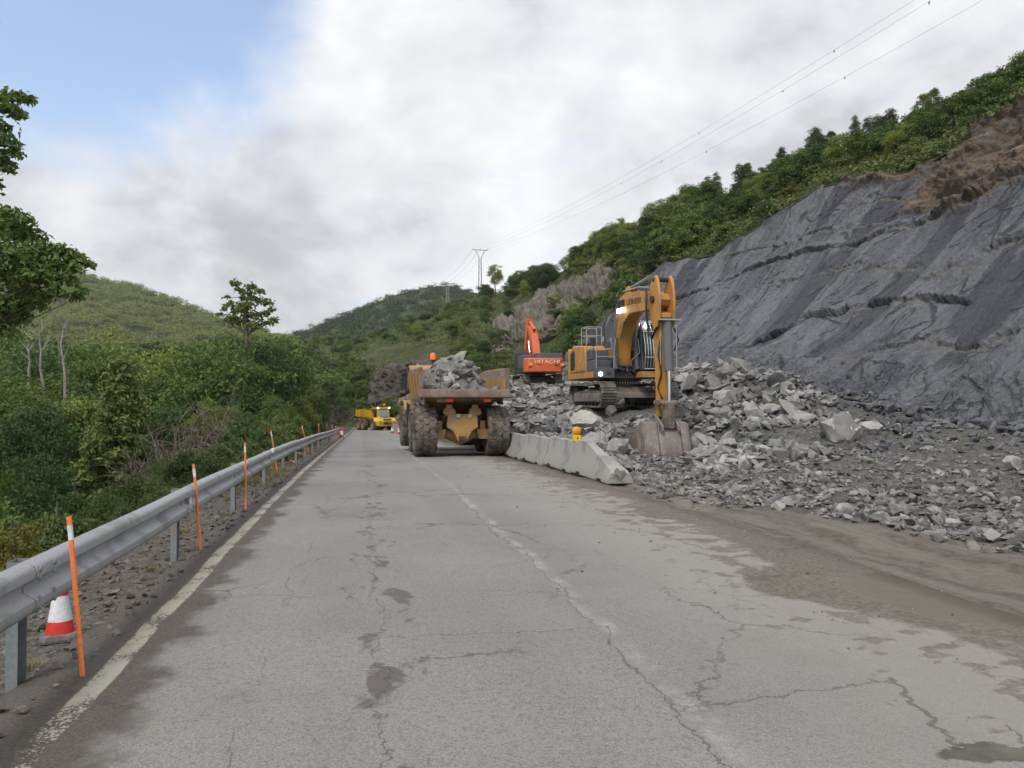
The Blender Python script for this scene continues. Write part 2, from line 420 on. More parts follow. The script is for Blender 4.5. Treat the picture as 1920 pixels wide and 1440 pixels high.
long3 = t.m('MULTIPLY', gauss(cx, -.62, .006), t.mr(t.noise(pos, .5, 2), .45, .55))
pale = t.m('MULTIPLY', gauss(t.m('ADD', px, t.m('MULTIPLY', t.m('SUBTRACT', w2, .5), .22)), 1.77, .10), t.mr(t.m('ADD', med, t.m('MULTIPLY', t.m('SUBTRACT', fin, .5), .9)), .44, .66))
c = t.mix(t.m('MULTIPLY', pale, .65), c, (.40, .39, .36))
# dark tar and damp patches along the second crack, mud prints on the right lane
st_n = t.noise(t.mapping(pos, (1.5, .85, 1)), 2.0, 6, .6, .5)
stain = t.m('MULTIPLY', t.mr(t.m('ADD', st_n, t.m('MULTIPLY', gauss(cx, .22, .5), .19)), .735, .80), gauss(px, .25, 1.0))
c = t.mix(t.m('MULTIPLY', stain, .8), c, (.088, .074, .062))
mp = t.noise(t.mapping(pos, (1.0, 1.15, 1)), 3.1, 5, .62)
mthr = t.m('ADD', mp, t.mr(px, 1.9, 4.9, -.10, .27, False))
mudp = t.mr(t.m('ADD', mthr, t.m('MULTIPLY', t.m('SUBTRACT', grn, .5), .10)), .655, .715)
mudc = t.mix(t.mr(grn, .35, .65), (.105, .092, .075), (.185, .168, .142))
c = t.mix(t.m('MULTIPLY', mudp, .8), c, mudc)
bmp = t.mr(t.m('ABSOLUTE', t.m('SUBTRACT', py, 6.2)), .4, 2.6, .62, 0)
e1 = t.m('ADD', t.m('ADD', px, bmp), t.m('MULTIPLY', t.m('SUBTRACT', t.noise(t.mapping(pos, (1, .5, 1)), 1.0, 6, .62), .5), 2.3))
c = t.mix(t.mr(e1, 4.25, 4.45), c, mudc)
pdx = t.m('DIVIDE', t.m('SUBTRACT', wx, 4.75), .55); pdy = t.m('DIVIDE', t.m('SUBTRACT', wy, 5.9), 1.05)
pud = t.mr(t.m('ADD', t.m('MULTIPLY', pdx, pdx), t.m('MULTIPLY', pdy, pdy)), .75, 1.1, 1, 0)
c = t.mix(t.m('MULTIPLY', pud, .9), c, (.165, .152, .112))
# dark silt in the left gutter, then the worn white edge line on top
e2 = t.m('ADD', px, t.m('MULTIPLY', t.m('SUBTRACT', t.noise(t.mapping(pos, (1, .8, 1)), 1.5, 6, .65), .5), 1.1))
c = t.mix(t.m('MULTIPLY', t.mr(e2, -1.34, -1.12, 1, 0), .9), c, t.mix(t.mr(fin, .4, .65), (.062, .053, .045), (.115, .10, .085)))
wear = t.mr(t.m('ADD', t.m('ADD', med, t.m('MULTIPLY', t.m('SUBTRACT', fin, .5), 1.0)), t.mr(py, 3.4, 5.2, -.16, .04)), .38, .56)
lne = t.m('MULTIPLY', gauss(t.m('ADD', px, t.m('MULTIPLY', t.m('SUBTRACT', w2, .5), .10)), -1.535, .092), wear)
lne = t.m('MULTIPLY', t.mr(lne, .15, .5), t.mr(py, 3.1, 3.6))
c = t.mix(t.m('MULTIPLY', lne, .85), c, (.40, .375, .31))
jv_ = t.n('ShaderNodeTexNoise', {'Vector': pos, 'Scale': 6.0, 'Detail': 5.0, 'Roughness': .7}).outputs['Color']
jp = t.vm('ADD', pos, t.n('ShaderNodeVectorMath', {0: t.vm('SUBTRACT', jv_, (.5, .5, .5)), 'Scale': .26}, operation='SCALE').outputs[0])
jx, jy, _z = t.xyz(jp)
def seg(ax, ay, bx, by, wd):
    dx_, dy_ = bx-ax, by-ay; L2 = dx_*dx_+dy_*dy_
    rx_, ry_ = t.m('SUBTRACT', jx, ax), t.m('SUBTRACT', jy, ay)
    s_ = t.m('DIVIDE', t.m('ADD', t.m('MULTIPLY', rx_, dx_), t.m('MULTIPLY', ry_, dy_)), L2, clamp=True)
    ex_ = t.m('SUBTRACT', rx_, t.m('MULTIPLY', s_, dx_)); ey_ = t.m('SUBTRACT', ry_, t.m('MULTIPLY', s_, dy_))
    return t.mr(t.m('SQRT', t.m('ADD', t.m('MULTIPLY', ex_, ex_), t.m('MULTIPLY', ey_, ey_))), wd*.4, wd, 1, 0)
segs = t.m('MAXIMUM', t.m('MAXIMUM', seg(3.12, 4.15, 2.82, 3.28, .022), seg(1.66, 3.95, 3.12, 4.15, .009)), t.m('MAXIMUM', seg(3.25, 3.45, 3.15, 3.18, .014), seg(.2, 5.6, 1.66, 5.5, .007)))
hole = t.mr(t.m('ADD', t.m('MULTIPLY', t.m('POWER', t.m('DIVIDE', t.m('SUBTRACT', jx, 2.98), .36), 2.0), 1.0), t.m('POWER', t.m('DIVIDE', t.m('ADD', t.m('SUBTRACT', jy, 3.19), t.m('MULTIPLY', t.m('SUBTRACT', jx, 2.98), .12)), .085), 2.0)), .8, 1.05, 1, 0)
c = t.mix(t.m('MULTIPLY', hole, .92), c, t.mix(t.mr(med, .4, .6), (.085, .076, .060), (.135, .125, .098)))
ck = t.m('MAXIMUM', t.m('MAXIMUM', segs, t.m('MAXIMUM', cr1, cr2)), t.m('MAXIMUM', t.m('MAXIMUM', long1, long2), long3))
c = t.mix(t.m('MULTIPLY', ck, .52), c, (.050, .045, .039))
h = t.m('SUBTRACT', t.m('ADD', t.m('MULTIPLY', fin, .5), t.m('MULTIPLY', spk, .5)), t.m('MULTIPLY', ck, 2.0))
h = t.m('ADD', h, t.m('MULTIPLY', t.m('ADD', mudp, lne), .4))
rgh = t.m('SUBTRACT', .88, t.m('ADD', t.m('MULTIPLY', stain, .22), t.m('ADD', t.m('MULTIPLY', pud, .66), t.m('MULTIPLY', hole, .62))))
h = t.m('SUBTRACT', h, t.m('MULTIPLY', hole, 1.2))
finish(t, c, rgh, 0, t.bump(h, .5, .012), .35)

# cut slate face
m, t = new_mat('slate_face')
pos = t.n('ShaderNodeTexCoord').outputs['Object']
brown = t.n('ShaderNodeAttribute', attribute_name='brown').outputs['Fac']
ledge = t.n('ShaderNodeAttribute', attribute_name='joint').outputs['Fac']
dark = t.n('ShaderNodeAttribute', attribute_name='band').outputs['Fac']
uu = t.n('ShaderNodeAttribute', attribute_name='along').outputs['Fac']; vv = t.n('ShaderNodeAttribute', attribute_name='upface').outputs['Fac']
face = t.n('ShaderNodeCombineXYZ', {0: uu, 1: vv, 2: 0.0}).outputs[0]
str1 = t.noise(t.mapping(t.mapping(face, rot=(0, 0, R(-66))), (.14, 1.3, 1)), 1.0, 6, .62, .2)
str2 = t.noise(t.mapping(t.mapping(face, rot=(0, 0, R(-67))), (.5, 6., 1)), 1.0, 5, .65)
blot = t.noise(pos, .45, 5, .6)
fine = t.noise(pos, 6, 6, .68)
c = t.mix(t.mr(t.m('ADD', t.m('MULTIPLY', str1, .45), t.m('MULTIPLY', t.noise(face, .22, 5, .6, .6), .55)), .40, .58), (.130, .140, .160), (.250, .263, .286))
c = t.mix(t.m('MULTIPLY', t.mr(str2, .5, .72), .5), c, (.215, .222, .235))
grit = t.noise(t.mapping(t.mapping(face, rot=(0, 0, R(-68))), (2.6, 6., 1)), 1.0, 6, .75)
c = t.mix(t.m('MULTIPLY', t.mr(fine, .48, .66), .55), c, (.075, .080, .095))
c = t.mix(t.m('MULTIPLY', t.mr(grit, .52, .70), .6), c, (.31, .318, .332))
c = t.mix(t.m('MULTIPLY', t.mr(t.m('ADD', dark, t.m('MULTIPLY', t.m('SUBTRACT', str2, .5), 1.0)), .35, .75), .68), c, (.062, .067, .082))
wf_ = t.vm('ADD', face, t.n('ShaderNodeVectorMath', {0: t.n('ShaderNodeTexNoise', {'Vector': face, 'Scale': 1.1, 'Detail': 5.0, 'Roughness': .7}).outputs['Color'], 'Scale': .9}, operation='SCALE').outputs[0])
def fract(sx, sy, ang, wd):
    vd = t.n('ShaderNodeTexVoronoi', {'Vector': t.mapping(t.mapping(wf_, rot=(0, 0, R(ang))), (sx, sy, 0)), 'Scale': 1.0}, feature='DISTANCE_TO_EDGE').outputs['Distance']
    return t.mr(vd, wd*.3, wd, 1, 0)
frac = t.m('MAXIMUM', t.m('MULTIPLY', fract(.22, .75, -18, .035), t.mr(t.noise(face, .35, 3), .47, .58)), t.m('MULTIPLY', fract(.35, 1.3, -64, .04), t.mr(t.noise(t.vm('ADD', face, (7, 3, 0)), .4, 3), .50, .60)))
c = t.mix(t.m('MULTIPLY', frac, .7), c, (.04, .042, .05))
c = t.mix(t.m('MULTIPLY', t.mr(blot, .56, .7), .35), c, (.19, .185, .17))
c = t.mix(t.m('MULTIPLY', t.mr(t.m('ADD', ledge, t.m('MULTIPLY', t.m('SUBTRACT', fine, .5), .9)), .5, .9), .75), c, (.25, .215, .16))
bn = t.noise(t.mapping(t.mapping(face, rot=(0, 0, R(-25))), (.45, 1.6, 1)), .8, 6, .65, .5)
bc = t.mix(t.mr(bn, .34, .52), (.105, .094, .088), (.215, .160, .115))
bc = t.mix(t.mr(bn, .54, .68), bc, (.37, .295, .195))
bc = t.mix(t.m('MULTIPLY', t.mr(t.noise(pos, 1.1, 4, .6), .50, .62), .6), bc, (.17, .165, .165))
bc = t.mix(t.m('MULTIPLY', t.mr(fine, .52, .72), .6), bc, (.085, .062, .05))
c = t.mix(t.mr(t.m('ADD', brown, t.m('MULTIPLY', t.m('SUBTRACT', t.noise(pos, .7, 6, .7), .5), 1.5)), .40, .60), c, bc)
h = t.m('ADD', t.m('ADD', t.m('MULTIPLY', str2, .6), t.m('MULTIPLY', fine, 1.2)), t.m('SUBTRACT', t.m('MULTIPLY', grit, .8), t.m('MULTIPLY', frac, 1.0)))
finish(t, c, .72, 0, t.bump(h, 1.0, .22), .4)

# hillside soil between shrubs
m, t = new_mat('hill_soil')
pos = t.n('ShaderNodeTexCoord').outputs['Object']
a = t.noise(pos, .09, 5, .6); b = t.noise(pos, .6, 6, .65); d = t.noise(pos, 3., 4, .65)
c = t.mix(t.mr(b, .35, .65), (.040, .058, .020), (.085, .10, .036))
c = t.mix(t.m('MULTIPLY', t.mr(a, .50, .62), .75), c, (.135, .112, .078))
c = t.mix(t.m('MULTIPLY', t.mr(d, .5, .7), .5), c, (.045, .046, .024))
finish(t, c, .95, 0, t.bump(t.m('ADD', b, d), .9, .5), .2)
# ------------------------------------------------------------------ ground shape
def zr(y): y = np.asarray(y, float); return -0.028*6*np.logaddexp(0, (np.minimum(y, 128)-15)/6)
def bend(y): y = np.asarray(y, float); return -0.012*np.maximum(0, y-118)**2
# toe and crest of the cut face: (survey px, py, world x)
TOE = [(2700, 880, 20), (2200, 838, 20), (1920, 806, 20), (1800, 800, 20.3), (1700, 772, 20.6), (1600, 742, 21), (1500, 722, 21), (1400, 704, 21.5), (1300, 696, 22), (1200, 694, 22.6), (1100, 692, 23), (1040, 690, 23.2)]
TOP = [(2700, -190, 32), (2200, 40, 31.5), (1920, 166, 31), (1850, 212, 30.6), (1700, 306, 30), (1530, 334, 29.5), (1420, 410, 30), (1330, 468, 30), (1235, 486, 29), (1195, 528, 28), (1150, 582, 27), (1100, 628, 26), (1040, 684, 24.2)]
def row(L):
    k = np.array([a[0] for a in L][::-1], float); P = np.array([at_x(*a)[:] for a in L][::-1])
    py = np.array([a[1] for a in L][::-1], float)
    return lambda x: np.stack([np.interp(x, k, P[:, i]) for i in range(3)], -1), (lambda x: np.interp(x, k, py))
toe_f, toe_py = row(TOE); top_f, top_py = row(TOP)
# measured levels on the quarry floor (survey px, py, depth)
CTRL = [(1300, 930, 14.2), (1500, 965, 12), (1700, 1005, 10), (1900, 1050, 8.5), (1250, 885, 19), (1920, 900, 14.2), (1700, 850, 19.5), (1600, 862, 18), (1560, 800, 24), (1500, 850, 20),
        (1480, 745, 30), (1420, 705, 35), (1370, 694, 37), (1330, 690, 37), (1290, 700, 38), (1330, 780, 28.5), (1400, 782, 29), (1460, 800, 25.5), (1450, 840, 22), (1300, 862, 23), (1380, 850, 23),
        (1100, 766, 31.5), (1160, 769, 33), (1260, 764, 31), (1060, 766, 34), (1200, 770, 30), (1130, 766, 35), (1210, 764, 35), (1240, 868, 26.6), (1185, 870, 26), (1290, 866, 25.5), (1220, 852, 27.4),
        (1120, 802, 28.6), (1180, 800, 28.6), (1250, 800, 28.8), (1060, 792, 30), (1000, 805, 31), (960, 770, 42), (1000, 742, 50), (1050, 742, 45), (1000, 727, 63), (1040, 724, 66), (965, 738, 60), (950, 762, 46), (980, 726, 68), (1000, 712, 80), (960, 730, 82), (1010, 727, 60),
        (1100, 850, 22), (1160, 870, 20.5), (1040, 840, 25), (1160, 905, 17), (1210, 940, 14), (1300, 1100, 8), (1600, 1200, 6), (1900, 1150, 6.3), (2200, 1000, 9), (2400, 900, 14)]
CP = np.array([at(*c)[:] for c in CTRL] + [p for p in toe_f(np.array([2600, 2200, 1920, 1800, 1700, 1600, 1500, 1400, 1300, 1200, 1100, 1050.]))])
def quarry(x, y):
    x = np.asarray(x, float); y = np.asarray(y, float)
    num = 0; dn = 0
    for (a, b, c) in CP:
        d2 = (x-a)**2 + (y-b)**2 + .15
        wt = 1/d2**1.9; num = num+wt*c; dn = dn+wt
    return num/dn
def ground(x, y, detail=True):
    x = np.asarray(x, float); y = np.asarray(y, float)
    z0 = zr(y); xr = x-bend(y)
    d = np.maximum(0, -2.15-xr)
    dl = np.maximum(0, d-.9)
    left = z0-.07-.10*np.minimum(d, .9) - 8*(1-np.exp(-dl*.075)) + .09*np.maximum(0, d-70) + fbm(x*.07, y*.07, 0, 3)*.9*sstep(d, 2, 12)
    left = np.minimum(left, 20)
    q = quarry(x, y)
    fade = sstep(xr, 4.9, 6.6)*(1-sstep(y, 84, 100))
    right = (z0-.05)*(1-fade)+q*fade
    # far right: let the hillside loft cover it
    right = np.where(x > 26, np.minimum(right, 3.0), right)
    z = np.where(xr < -2.15, left, np.where(xr > 4.9, right, z0-.07))
    if detail:
        amp = sstep(xr, 5.2, 7)*.10 + sstep(-xr, 2.2, 3.2)*.05
        z = z + fbm(x*1.3, y*1.3, 3.3, 4)*amp
        z = z + (.045*fbm(x*2.6, y*.22, 8.1, 3)+.02*fbm(x*5, y*4, 2.2, 3))*sstep(xr, 5.0, 5.5)*(1-sstep(xr, 7.5, 9.5))*(1-sstep(y, 16, 24))
    return z
def gz(x, y): return float(ground(np.array([x]), np.array([y]))[0])
xs = np.concatenate([np.array([-2500, -1800, -1200, -800, -500, -350, -250]), np.arange(-180, -40, 6.), np.arange(-40, -8, 1.2), np.arange(-8, -2.2, .25), np.array([-2.16, -2.0, -1, 1, 3, 4.6]), np.arange(4.9, 25, .2), np.arange(25, 60, 3.), np.array([70, 100, 160, 260, 500, 900, 1600, 2500])])
ys = np.concatenate([np.array([-400, -150, -60, -30, -15]), np.arange(-8, 3, .8), np.arange(3, 45, .22), np.arange(45, 100, .6), np.arange(100, 180, 2.5), np.array([190, 210, 240, 280, 340, 420, 540, 700, 1000, 1500, 2200, 3200])])
X, Y = np.meshgrid(xs, ys, indexing='ij')
Z = ground(X, Y)
far = sstep(np.hypot(X, Y), 140, 220); Z = Z*(1-far)+(-9)*far
me = np_mesh('ground', np.stack([X, Y, Z], -1).reshape(-1, 3), grid_faces(len(xs), len(ys)))
XR = X-bend(Y)
set_attr(me, 'quarry', sstep(XR, 4.7, 5.5)*(1-sstep(Y, 90, 110)))
mud_w = sstep(XR, 4.0, 4.6)*(1-sstep(XR-np.maximum(0, 12-Y)*.38, 5.3, 7.2))*(1-sstep(Y, 24, 34))
set_attr(me, 'mud', mud_w)
set_attr(me, 'verge', sstep(-XR, 1.5, 2.0)*(1-sstep(-XR, 4.5, 7.5)))
tag(link('ground', me, None, MATS['ground_soil']), kind='structure')

# ------------------------------------------------------------------ road
rx = np.concatenate([[-1.96, -1.95], np.arange(-1.8, 4.9, .25), [5.0, 5.02]])
ry = np.concatenate([np.arange(-12, 30, .4), np.arange(30, 175, 1.2)])
X, Y = np.meshgrid(rx, ry, indexing='ij')
Z = zr(Y) + .006*fbm(X*.8, Y*.8, 1, 2)
for i in (0, -1): Z[i] -= .12
lx = X + bend(Y)
lx[:2] += .10*fbm(Y[:2]*1.1, 5.5, 0, 3)+.07*fbm(Y[:2]*4, 2.5, 0, 3); lx[-2:] += .25*fbm(Y[-2:]*.6, 2.5, 0, 3)
me = np_mesh('road', np.stack([lx, Y, Z], -1).reshape(-1, 3), grid_faces(len(rx), len(ry)))
tag(link('road', me, None, MATS['asphalt']), kind='structure')

# ------------------------------------------------------------------ cut rock face
keys = np.concatenate([np.linspace(1042, 1330, 170), np.linspace(1331, 1960, 420), np.linspace(1963, 2690, 60)])
vs_ = np.linspace(-.10, 1.0, 250)
K, V = np.meshgrid(keys, vs_, indexing='ij')
A, B = toe_f(K), top_f(K)
P = A*(1-V[..., None]) + B*V[..., None]
P[..., 0] += np.sin(np.clip(V, 0, 1)*math.pi)*.9      # slightly hollow profile
U_ = -P[..., 1]; H_ = P[..., 2]
tu = np.gradient(P, axis=0); tv = np.gradient(P, axis=1)
N = np.cross(tu, tv); N /= np.linalg.norm(N, axis=-1, keepdims=True)+1e-9
N = np.where(N[..., :1] > 0, -N, N)
hgt_col = np.linalg.norm(B-A, axis=-1)
def joint(pts):
    k = np.array([p[0] for p in pts], float)
    vv = np.array([(toe_py(p[0])-p[1])/(toe_py(p[0])-top_py(p[0])) for p in pts])
    jv = np.interp(K, k, vv) + .010*fbm(K*.022, 0, 7.7, 3)+.005*fbm(K*.16, 0, 3.1, 3)
    inside = sstep(K, k[0]-12, k[0]+18)*(1-sstep(K, k[-1]-25, k[-1]+12))
    return (V-jv)*hgt_col, inside
a_, b_ = U_*.39+H_*.92, U_*.92-H_*.39       # along / across the steep lineation
pl = fbm(a_*.10, b_*.42, 0, 3)*3.2; plate = np.floor(pl)+sstep(pl-np.floor(pl), .0, .16)
disp = .035*plate + .05*fbm(U_*.22, H_*.22, 2, 2) + .028*fbm(a_*.9, b_*2.2, 4, 5, g=.62) + .035*fbm(U_*2.6, H_*2.6, 14, 4, g=.6)
jatt = np.zeros_like(V)
JOINTS = [([(1355, 694), (1400, 662), (1440, 640), (1560, 606), (1650, 594), (1720, 600), (1790, 608)], .45, .55, .9),
          ([(1215, 590), (1330, 548), (1430, 508), (1500, 494), (1580, 488), (1660, 452), (1750, 425), (1960, 360)], .38, .35, .8),
          ([(1500, 545), (1590, 525), (1660, 538), (1710, 534)], .18, .22, .5), ([(1690, 566), (1830, 520), (1960, 498)], .22, .25, .6),
          ([(1300, 600), (1400, 560), (1480, 545)], .16, .14, .4), ([(1240, 660), (1330, 640), (1380, 610)], .16, .14, .5),
          ([(1540, 690), (1700, 668), (1840, 690), (1960, 640)], .25, .25, .5), ([(1340, 480), (1440, 470), (1540, 440), (1650, 420)], .2, .2, .5), ([(1560, 395), (1640, 370), (1720, 360)], .15, .2, .4)]
for pts, out, inn, ln in JOINTS:
    d, ins = joint(pts)
    md = .25+.75*sstep(fbm(K*.018+out*50, 1.5, 0, 3), -.35, .45); big_ = 1.0 if out > .3 else .55; out, inn, ln = out*.55*md*big_, inn*1.0*md*big_, ln*.5
    up_ = sstep(d, -.06, .06); disp += ins*(up_*out*np.exp(-np.maximum(d, 0)/ln) - (1-up_)*inn*np.exp(np.minimum(d, 0)/.20))
    disp += ins*np.exp(-np.abs(d)/.55)*.16*fbm(U_*1.6, H_*2.6, 17+out*9, 4, g=.62)
    jatt = np.maximum(jatt, ins*np.exp(-np.abs(d+.25)/.22))
dj2, ij2 = joint(JOINTS[1][0]); disp -= .55*ij2*sstep(dj2, .25, 1.3)
# bedding plates: stepped, dipping towards the far end, rough apron at the foot
q = (H_*.9 + U_*.16)/1.35 + .35*fbm(U_*.25, H_*.25, 9, 3)
disp += .05*(q-np.floor(q)) * sstep(fbm(U_*.2, H_*.2, 21, 2), -.3, .3)
q2 = (U_*.62 - H_*.75)/.9 + .3*fbm(U_*.4, H_*.4, 2, 3)
disp += .0*(q2-np.floor(q2))
foot = 1-sstep(V, .05, .22)
ft = fbm(a_*.35, b_*.8, 5, 4)*3; disp += foot*(.16*(np.floor(ft)+sstep(ft-np.floor(ft), 0, .2))+.18*fbm(U_*1.8, H_*1.8, 55, 4, g=.6)+.25)
d2, ins2 = joint([(1630, 432), (1700, 424), (1760, 430), (1840, 412), (1960, 372)])
brown = ins2*sstep(d2, -.6, .8)*sstep(K+(V-.6)*-120+35*fbm(U_*.5, H_*.5, 44, 3), 1600, 1720)
cap = sstep(V+.02*fbm(U_*.6, 2.2, 0, 3), .925, .975)*sstep(K, 1545, 1600)
brown = np.clip(np.maximum(brown, cap), 0, 1)
disp += brown*(.55*fbm((U_+H_)*.35, (H_-U_*.3)*.9, 8, 5, g=.6)) + brown*.2
disp -= .35*sstep(V, .965, 1)*sstep(fbm(U_*.3, 3, 0, 2), -.4, .4)
end = sstep(hgt_col, .5, 3.5)
P = P + N*(disp*end)[..., None]
band = sstep(fbm(b_*.30, a_*.05, 31, 4)+.35*fbm(U_*.12, H_*.2, 7, 3), .10, .30)*(1-brown)*sstep(V, .05, .2)
me = np_mesh('rock_face', P.reshape(-1, 3), grid_faces(len(keys), len(vs_)))
for nm, a in (('brown', brown), ('joint', jatt), ('band', band), ('along', U_), ('upface', H_)): set_attr(me, nm, a)
tag(link('rock_face', me, None, MATS['slate_face']), kind='structure')
cliff_top = lambda k: top_f(np.array([float(k)]))[0]

# ------------------------------------------------------------------ hillsides
def loft_hill(name, bot, mid, crest, nu, nv, amp, freq, back=60, drop=40):
    def cv(L):
        k = np.array([a[0] for a in L], float); Q = np.array([(a[1] if isinstance(a[1], Vector) else at(*a))[:] for a in L])
        return lambda x: np.stack([np.interp(x, k, Q[:, i]) for i in range(3)], -1)
    rows = [cv(bot)]+[cv(m_) for m_ in mid]+[cv(crest)]
    k0, k1 = bot[0][0], bot[-1][0]
    ks = np.linspace(k0, k1, nu)
    def surf(x, t):
        x = np.asarray(x, float); t = np.asarray(t, float)
        n = len(rows)-1; tt = np.clip(t, 0, 1)*n; i = np.minimum(tt.astype(int), n-1); f = tt-i
        R_ = np.stack([r_(x) for r_ in rows], 0)
        ia = np.take_along_axis(R_, i[None, ..., None].repeat(3, -1), 0)[0]; ib = np.take_along_axis(R_, (i+1)[None, ..., None].repeat(3, -1), 0)[0]
        Pp = ia*(1-f[..., None])+ib*f[..., None]
        Pp[..., 2] += amp*fbm(Pp[..., 0]*freq, Pp[..., 1]*freq, 1.5, 4)*np.sin(np.clip(t, 0.02, .98)*math.pi)
        return Pp
    Kk, T = np.meshgrid(ks, np.linspace(0, 1, nv), indexing='ij')
    S = surf(Kk, T)
    # the far side of the ridge
    dirv = S[:, -1, :2]/np.linalg.norm(S[:, -1, :2], axis=1, keepdims=True)
    ext = []
    for j in (1, 2, 3):
        e_ = S[:, -1].copy(); e_[:, :2] += dirv*back*j/3; e_[:, 2] -= drop*(j/3)**1.4; ext.append(e_[:, None])
    S = np.concatenate([S]+ext, 1)
    me_ = np_mesh(name, S.reshape(-1, 3), grid_faces(nu, nv+3))
    tag(link(name, me_, None, MATS['hill_soil']), kind='structure')
    return surf
ct = lambda k, dz=-.5, dx=.5: (k, Vector(cliff_top(k))+Vector((dx, 0, dz)))
bot = [(380, 815, 150), (560, 812, 142), (640, 806, 138), (700, 806, 136), (760, 803, 132), (860, 790, 124), (960, 745, 110), (1040, 705, 98), (1060, 690, 96), (1110, 640, 92), ct(1150), ct(1195), ct(1235), ct(1330), ct(1420), ct(1530), ct(1700), ct(1850), ct(1920), ct(2200), ct(2690)]
mid1 = [(380, 735, 190), (560, 735, 175), (640, 720, 165), (700, 690, 152), (760, 680, 148), (860, 672, 140), (960, 650, 125), (1040, 610, 112), (1060, 600, 110), (1110, 560, 105), (1150, 530, 100), (1195, 500, 92), (1235, 470, 88), (1330, 430, 82), (1420, 385, 75), (1530, 320, 68), (1700, 284, 62), (1850, 222, 58), (1920, 186, 56), (2200, 20, 50), (2690, -200, 42)]
crest = [(380, 660, 260), (560, 640, 260), (640, 640, 255), (700, 630, 250), (760, 610, 240), (860, 565, 225), (900, 552, 212), (960, 545, 190), (1040, 515, 165), (1090, 490, 150), (1150, 462, 135), (1235, 432, 122), (1330, 390, 112), (1420, 350, 105), (1530, 312, 98), (1640, 292, 92), (1700, 272, 88), (1830, 232, 80), (1920, 204, 76), (2200, 50, 66), (2690, -150, 54)]
hill_r = loft_hill('hillside', bot, [mid1], crest, 240, 60, 1.1, .09)
hl_bot = [(-3200, 845, 200), (-900, 840, 200), (-300, 830, 200), (0, 830, 200), (300, 830, 210), (500, 825, 220), (700, 820, 240)]
hl_mid = [(-3200, 640, 380), (-900, 590, 470), (-300, 600, 450), (0, 625, 440), (300, 655, 440), (500, 680, 440), (700, 700, 440)]
hl_crest = [(-3200, 520, 620), (-900, 360, 760), (-300, 420, 720), (-60, 458, 690), (60, 480, 670), (180, 522, 640), (260, 541, 620), (420, 600, 580), (520, 628, 560), (700, 690, 540)]
hill_l = loft_hill('valley_hill', hl_bot, [hl_mid], hl_crest, 220, 50, 9, .018, 200, 100)
hm_bot = [(440, 790, 300), (600, 790, 300), (760, 790, 300), (900, 790, 300), (1100, 790, 300), (1300, 790, 300)]
hm_crest = [(440, 668, 620), (540, 632, 620), (600, 607, 620), (660, 585, 625), (740, 553, 640), (800, 538, 650), (840, 535, 650), (890, 548, 650), (960, 562, 640), (1100, 600, 620), (1300, 640, 620)]
hill_m = loft_hill('distant_hill', hm_bot, [], hm_crest, 120, 40, 6, .02, 200, 100)

# bare rock outcrops standing out of the far slope
def outcrop(name, kr, tr, nu, nv, thick, amp, label, vst=.35):
    u, v = np.meshgrid(np.linspace(0, 1, nu), np.linspace(0, 1, nv), indexing='ij')
    Pp = hill_r(kr[0]+(kr[1]-kr[0])*u, tr[0]+(tr[1]-tr[0])*v)
    n = np.cross(np.gradient(Pp, axis=0), np.gradient(Pp, axis=1)); n /= np.linalg.norm(n, axis=-1, keepdims=True)+1e-9
    n = np.where(n[..., 2:] < 0, -n, n); n = n*.45+np.array([-ST*.9, -CT*.9, 0]); n /= np.linalg.norm(n, axis=-1, keepdims=True)
    su = u*np.linalg.norm(Pp[-1, nv//2]-Pp[0, nv//2]); sv = v*np.linalg.norm(Pp[nu//2, -1]-Pp[nu//2, 0])
    rim = np.minimum(np.minimum(u, 1-u)*5, np.minimum(v, 1-v)*4) - .35 + .75*fbm(su*.13, sv*.13, 4+thick, 4)
    rim = np.clip(rim, -.8, 1)
    q_ = su*.33+sv*.08+.6*fbm(su*.15, sv*.08, 3, 3); saw = q_-np.floor(q_)
    q3 = sv*.22-su*.05+.5*fbm(su*.12, sv*.12, 13, 3); saw2 = q3-np.floor(q3)
    dsp = np.where(rim > 0, sstep(rim, 0, .5)*thick, rim*4) - .3 + amp*np.maximum(rim, 0)*(saw*.8 + saw2*.5*vst + fbm(su*.4, sv*.4*vst, 2, 5, g=.6)*.9 + .35*fbm(su*1.6, sv*1.2, 6, 4, g=.6))
    o = link(name, np_mesh(name, (Pp+n*dsp[..., None]).reshape(-1, 3), grid_faces(nu, nv)), None, MATS['outcrop_rock'])
    tag(o, label, 'rock outcrop'); return o
outcrop('rock_outcrop', (668, 880), (.14, .58), 130, 80, 1.3, 1.3, 'jagged brown grey crag behind the loaded dump truck')
outcrop('rock_outcrop', (905, 1080), (.34, .86), 120, 80, 1.2, 1.4, 'brown rocky crag above the orange excavator')
outcrop('rock_outcrop', (1020, 1190), (.40, .93), 120, 80, 1.1, 1.1, 'bare brown scree patch high on the slope behind the yellow excavator', 1)
outcrop('rock_outcrop', (728, 850), (-.02, .26), 70, 50, 1.2, 1.2, 'low grey rock bank at the road edge beside the distant dump truck')
# ------------------------------------------------------------------ machines
def heading_rz(hx, hy): return math.atan2(-hx, hy)
def cam_heading(away, right):
    """heading given as (away from camera, to the right) components -> z rotation"""
    hx = away*ST+right*CT; hy = away*CT-right*ST
    return heading_rz(hx, hy)
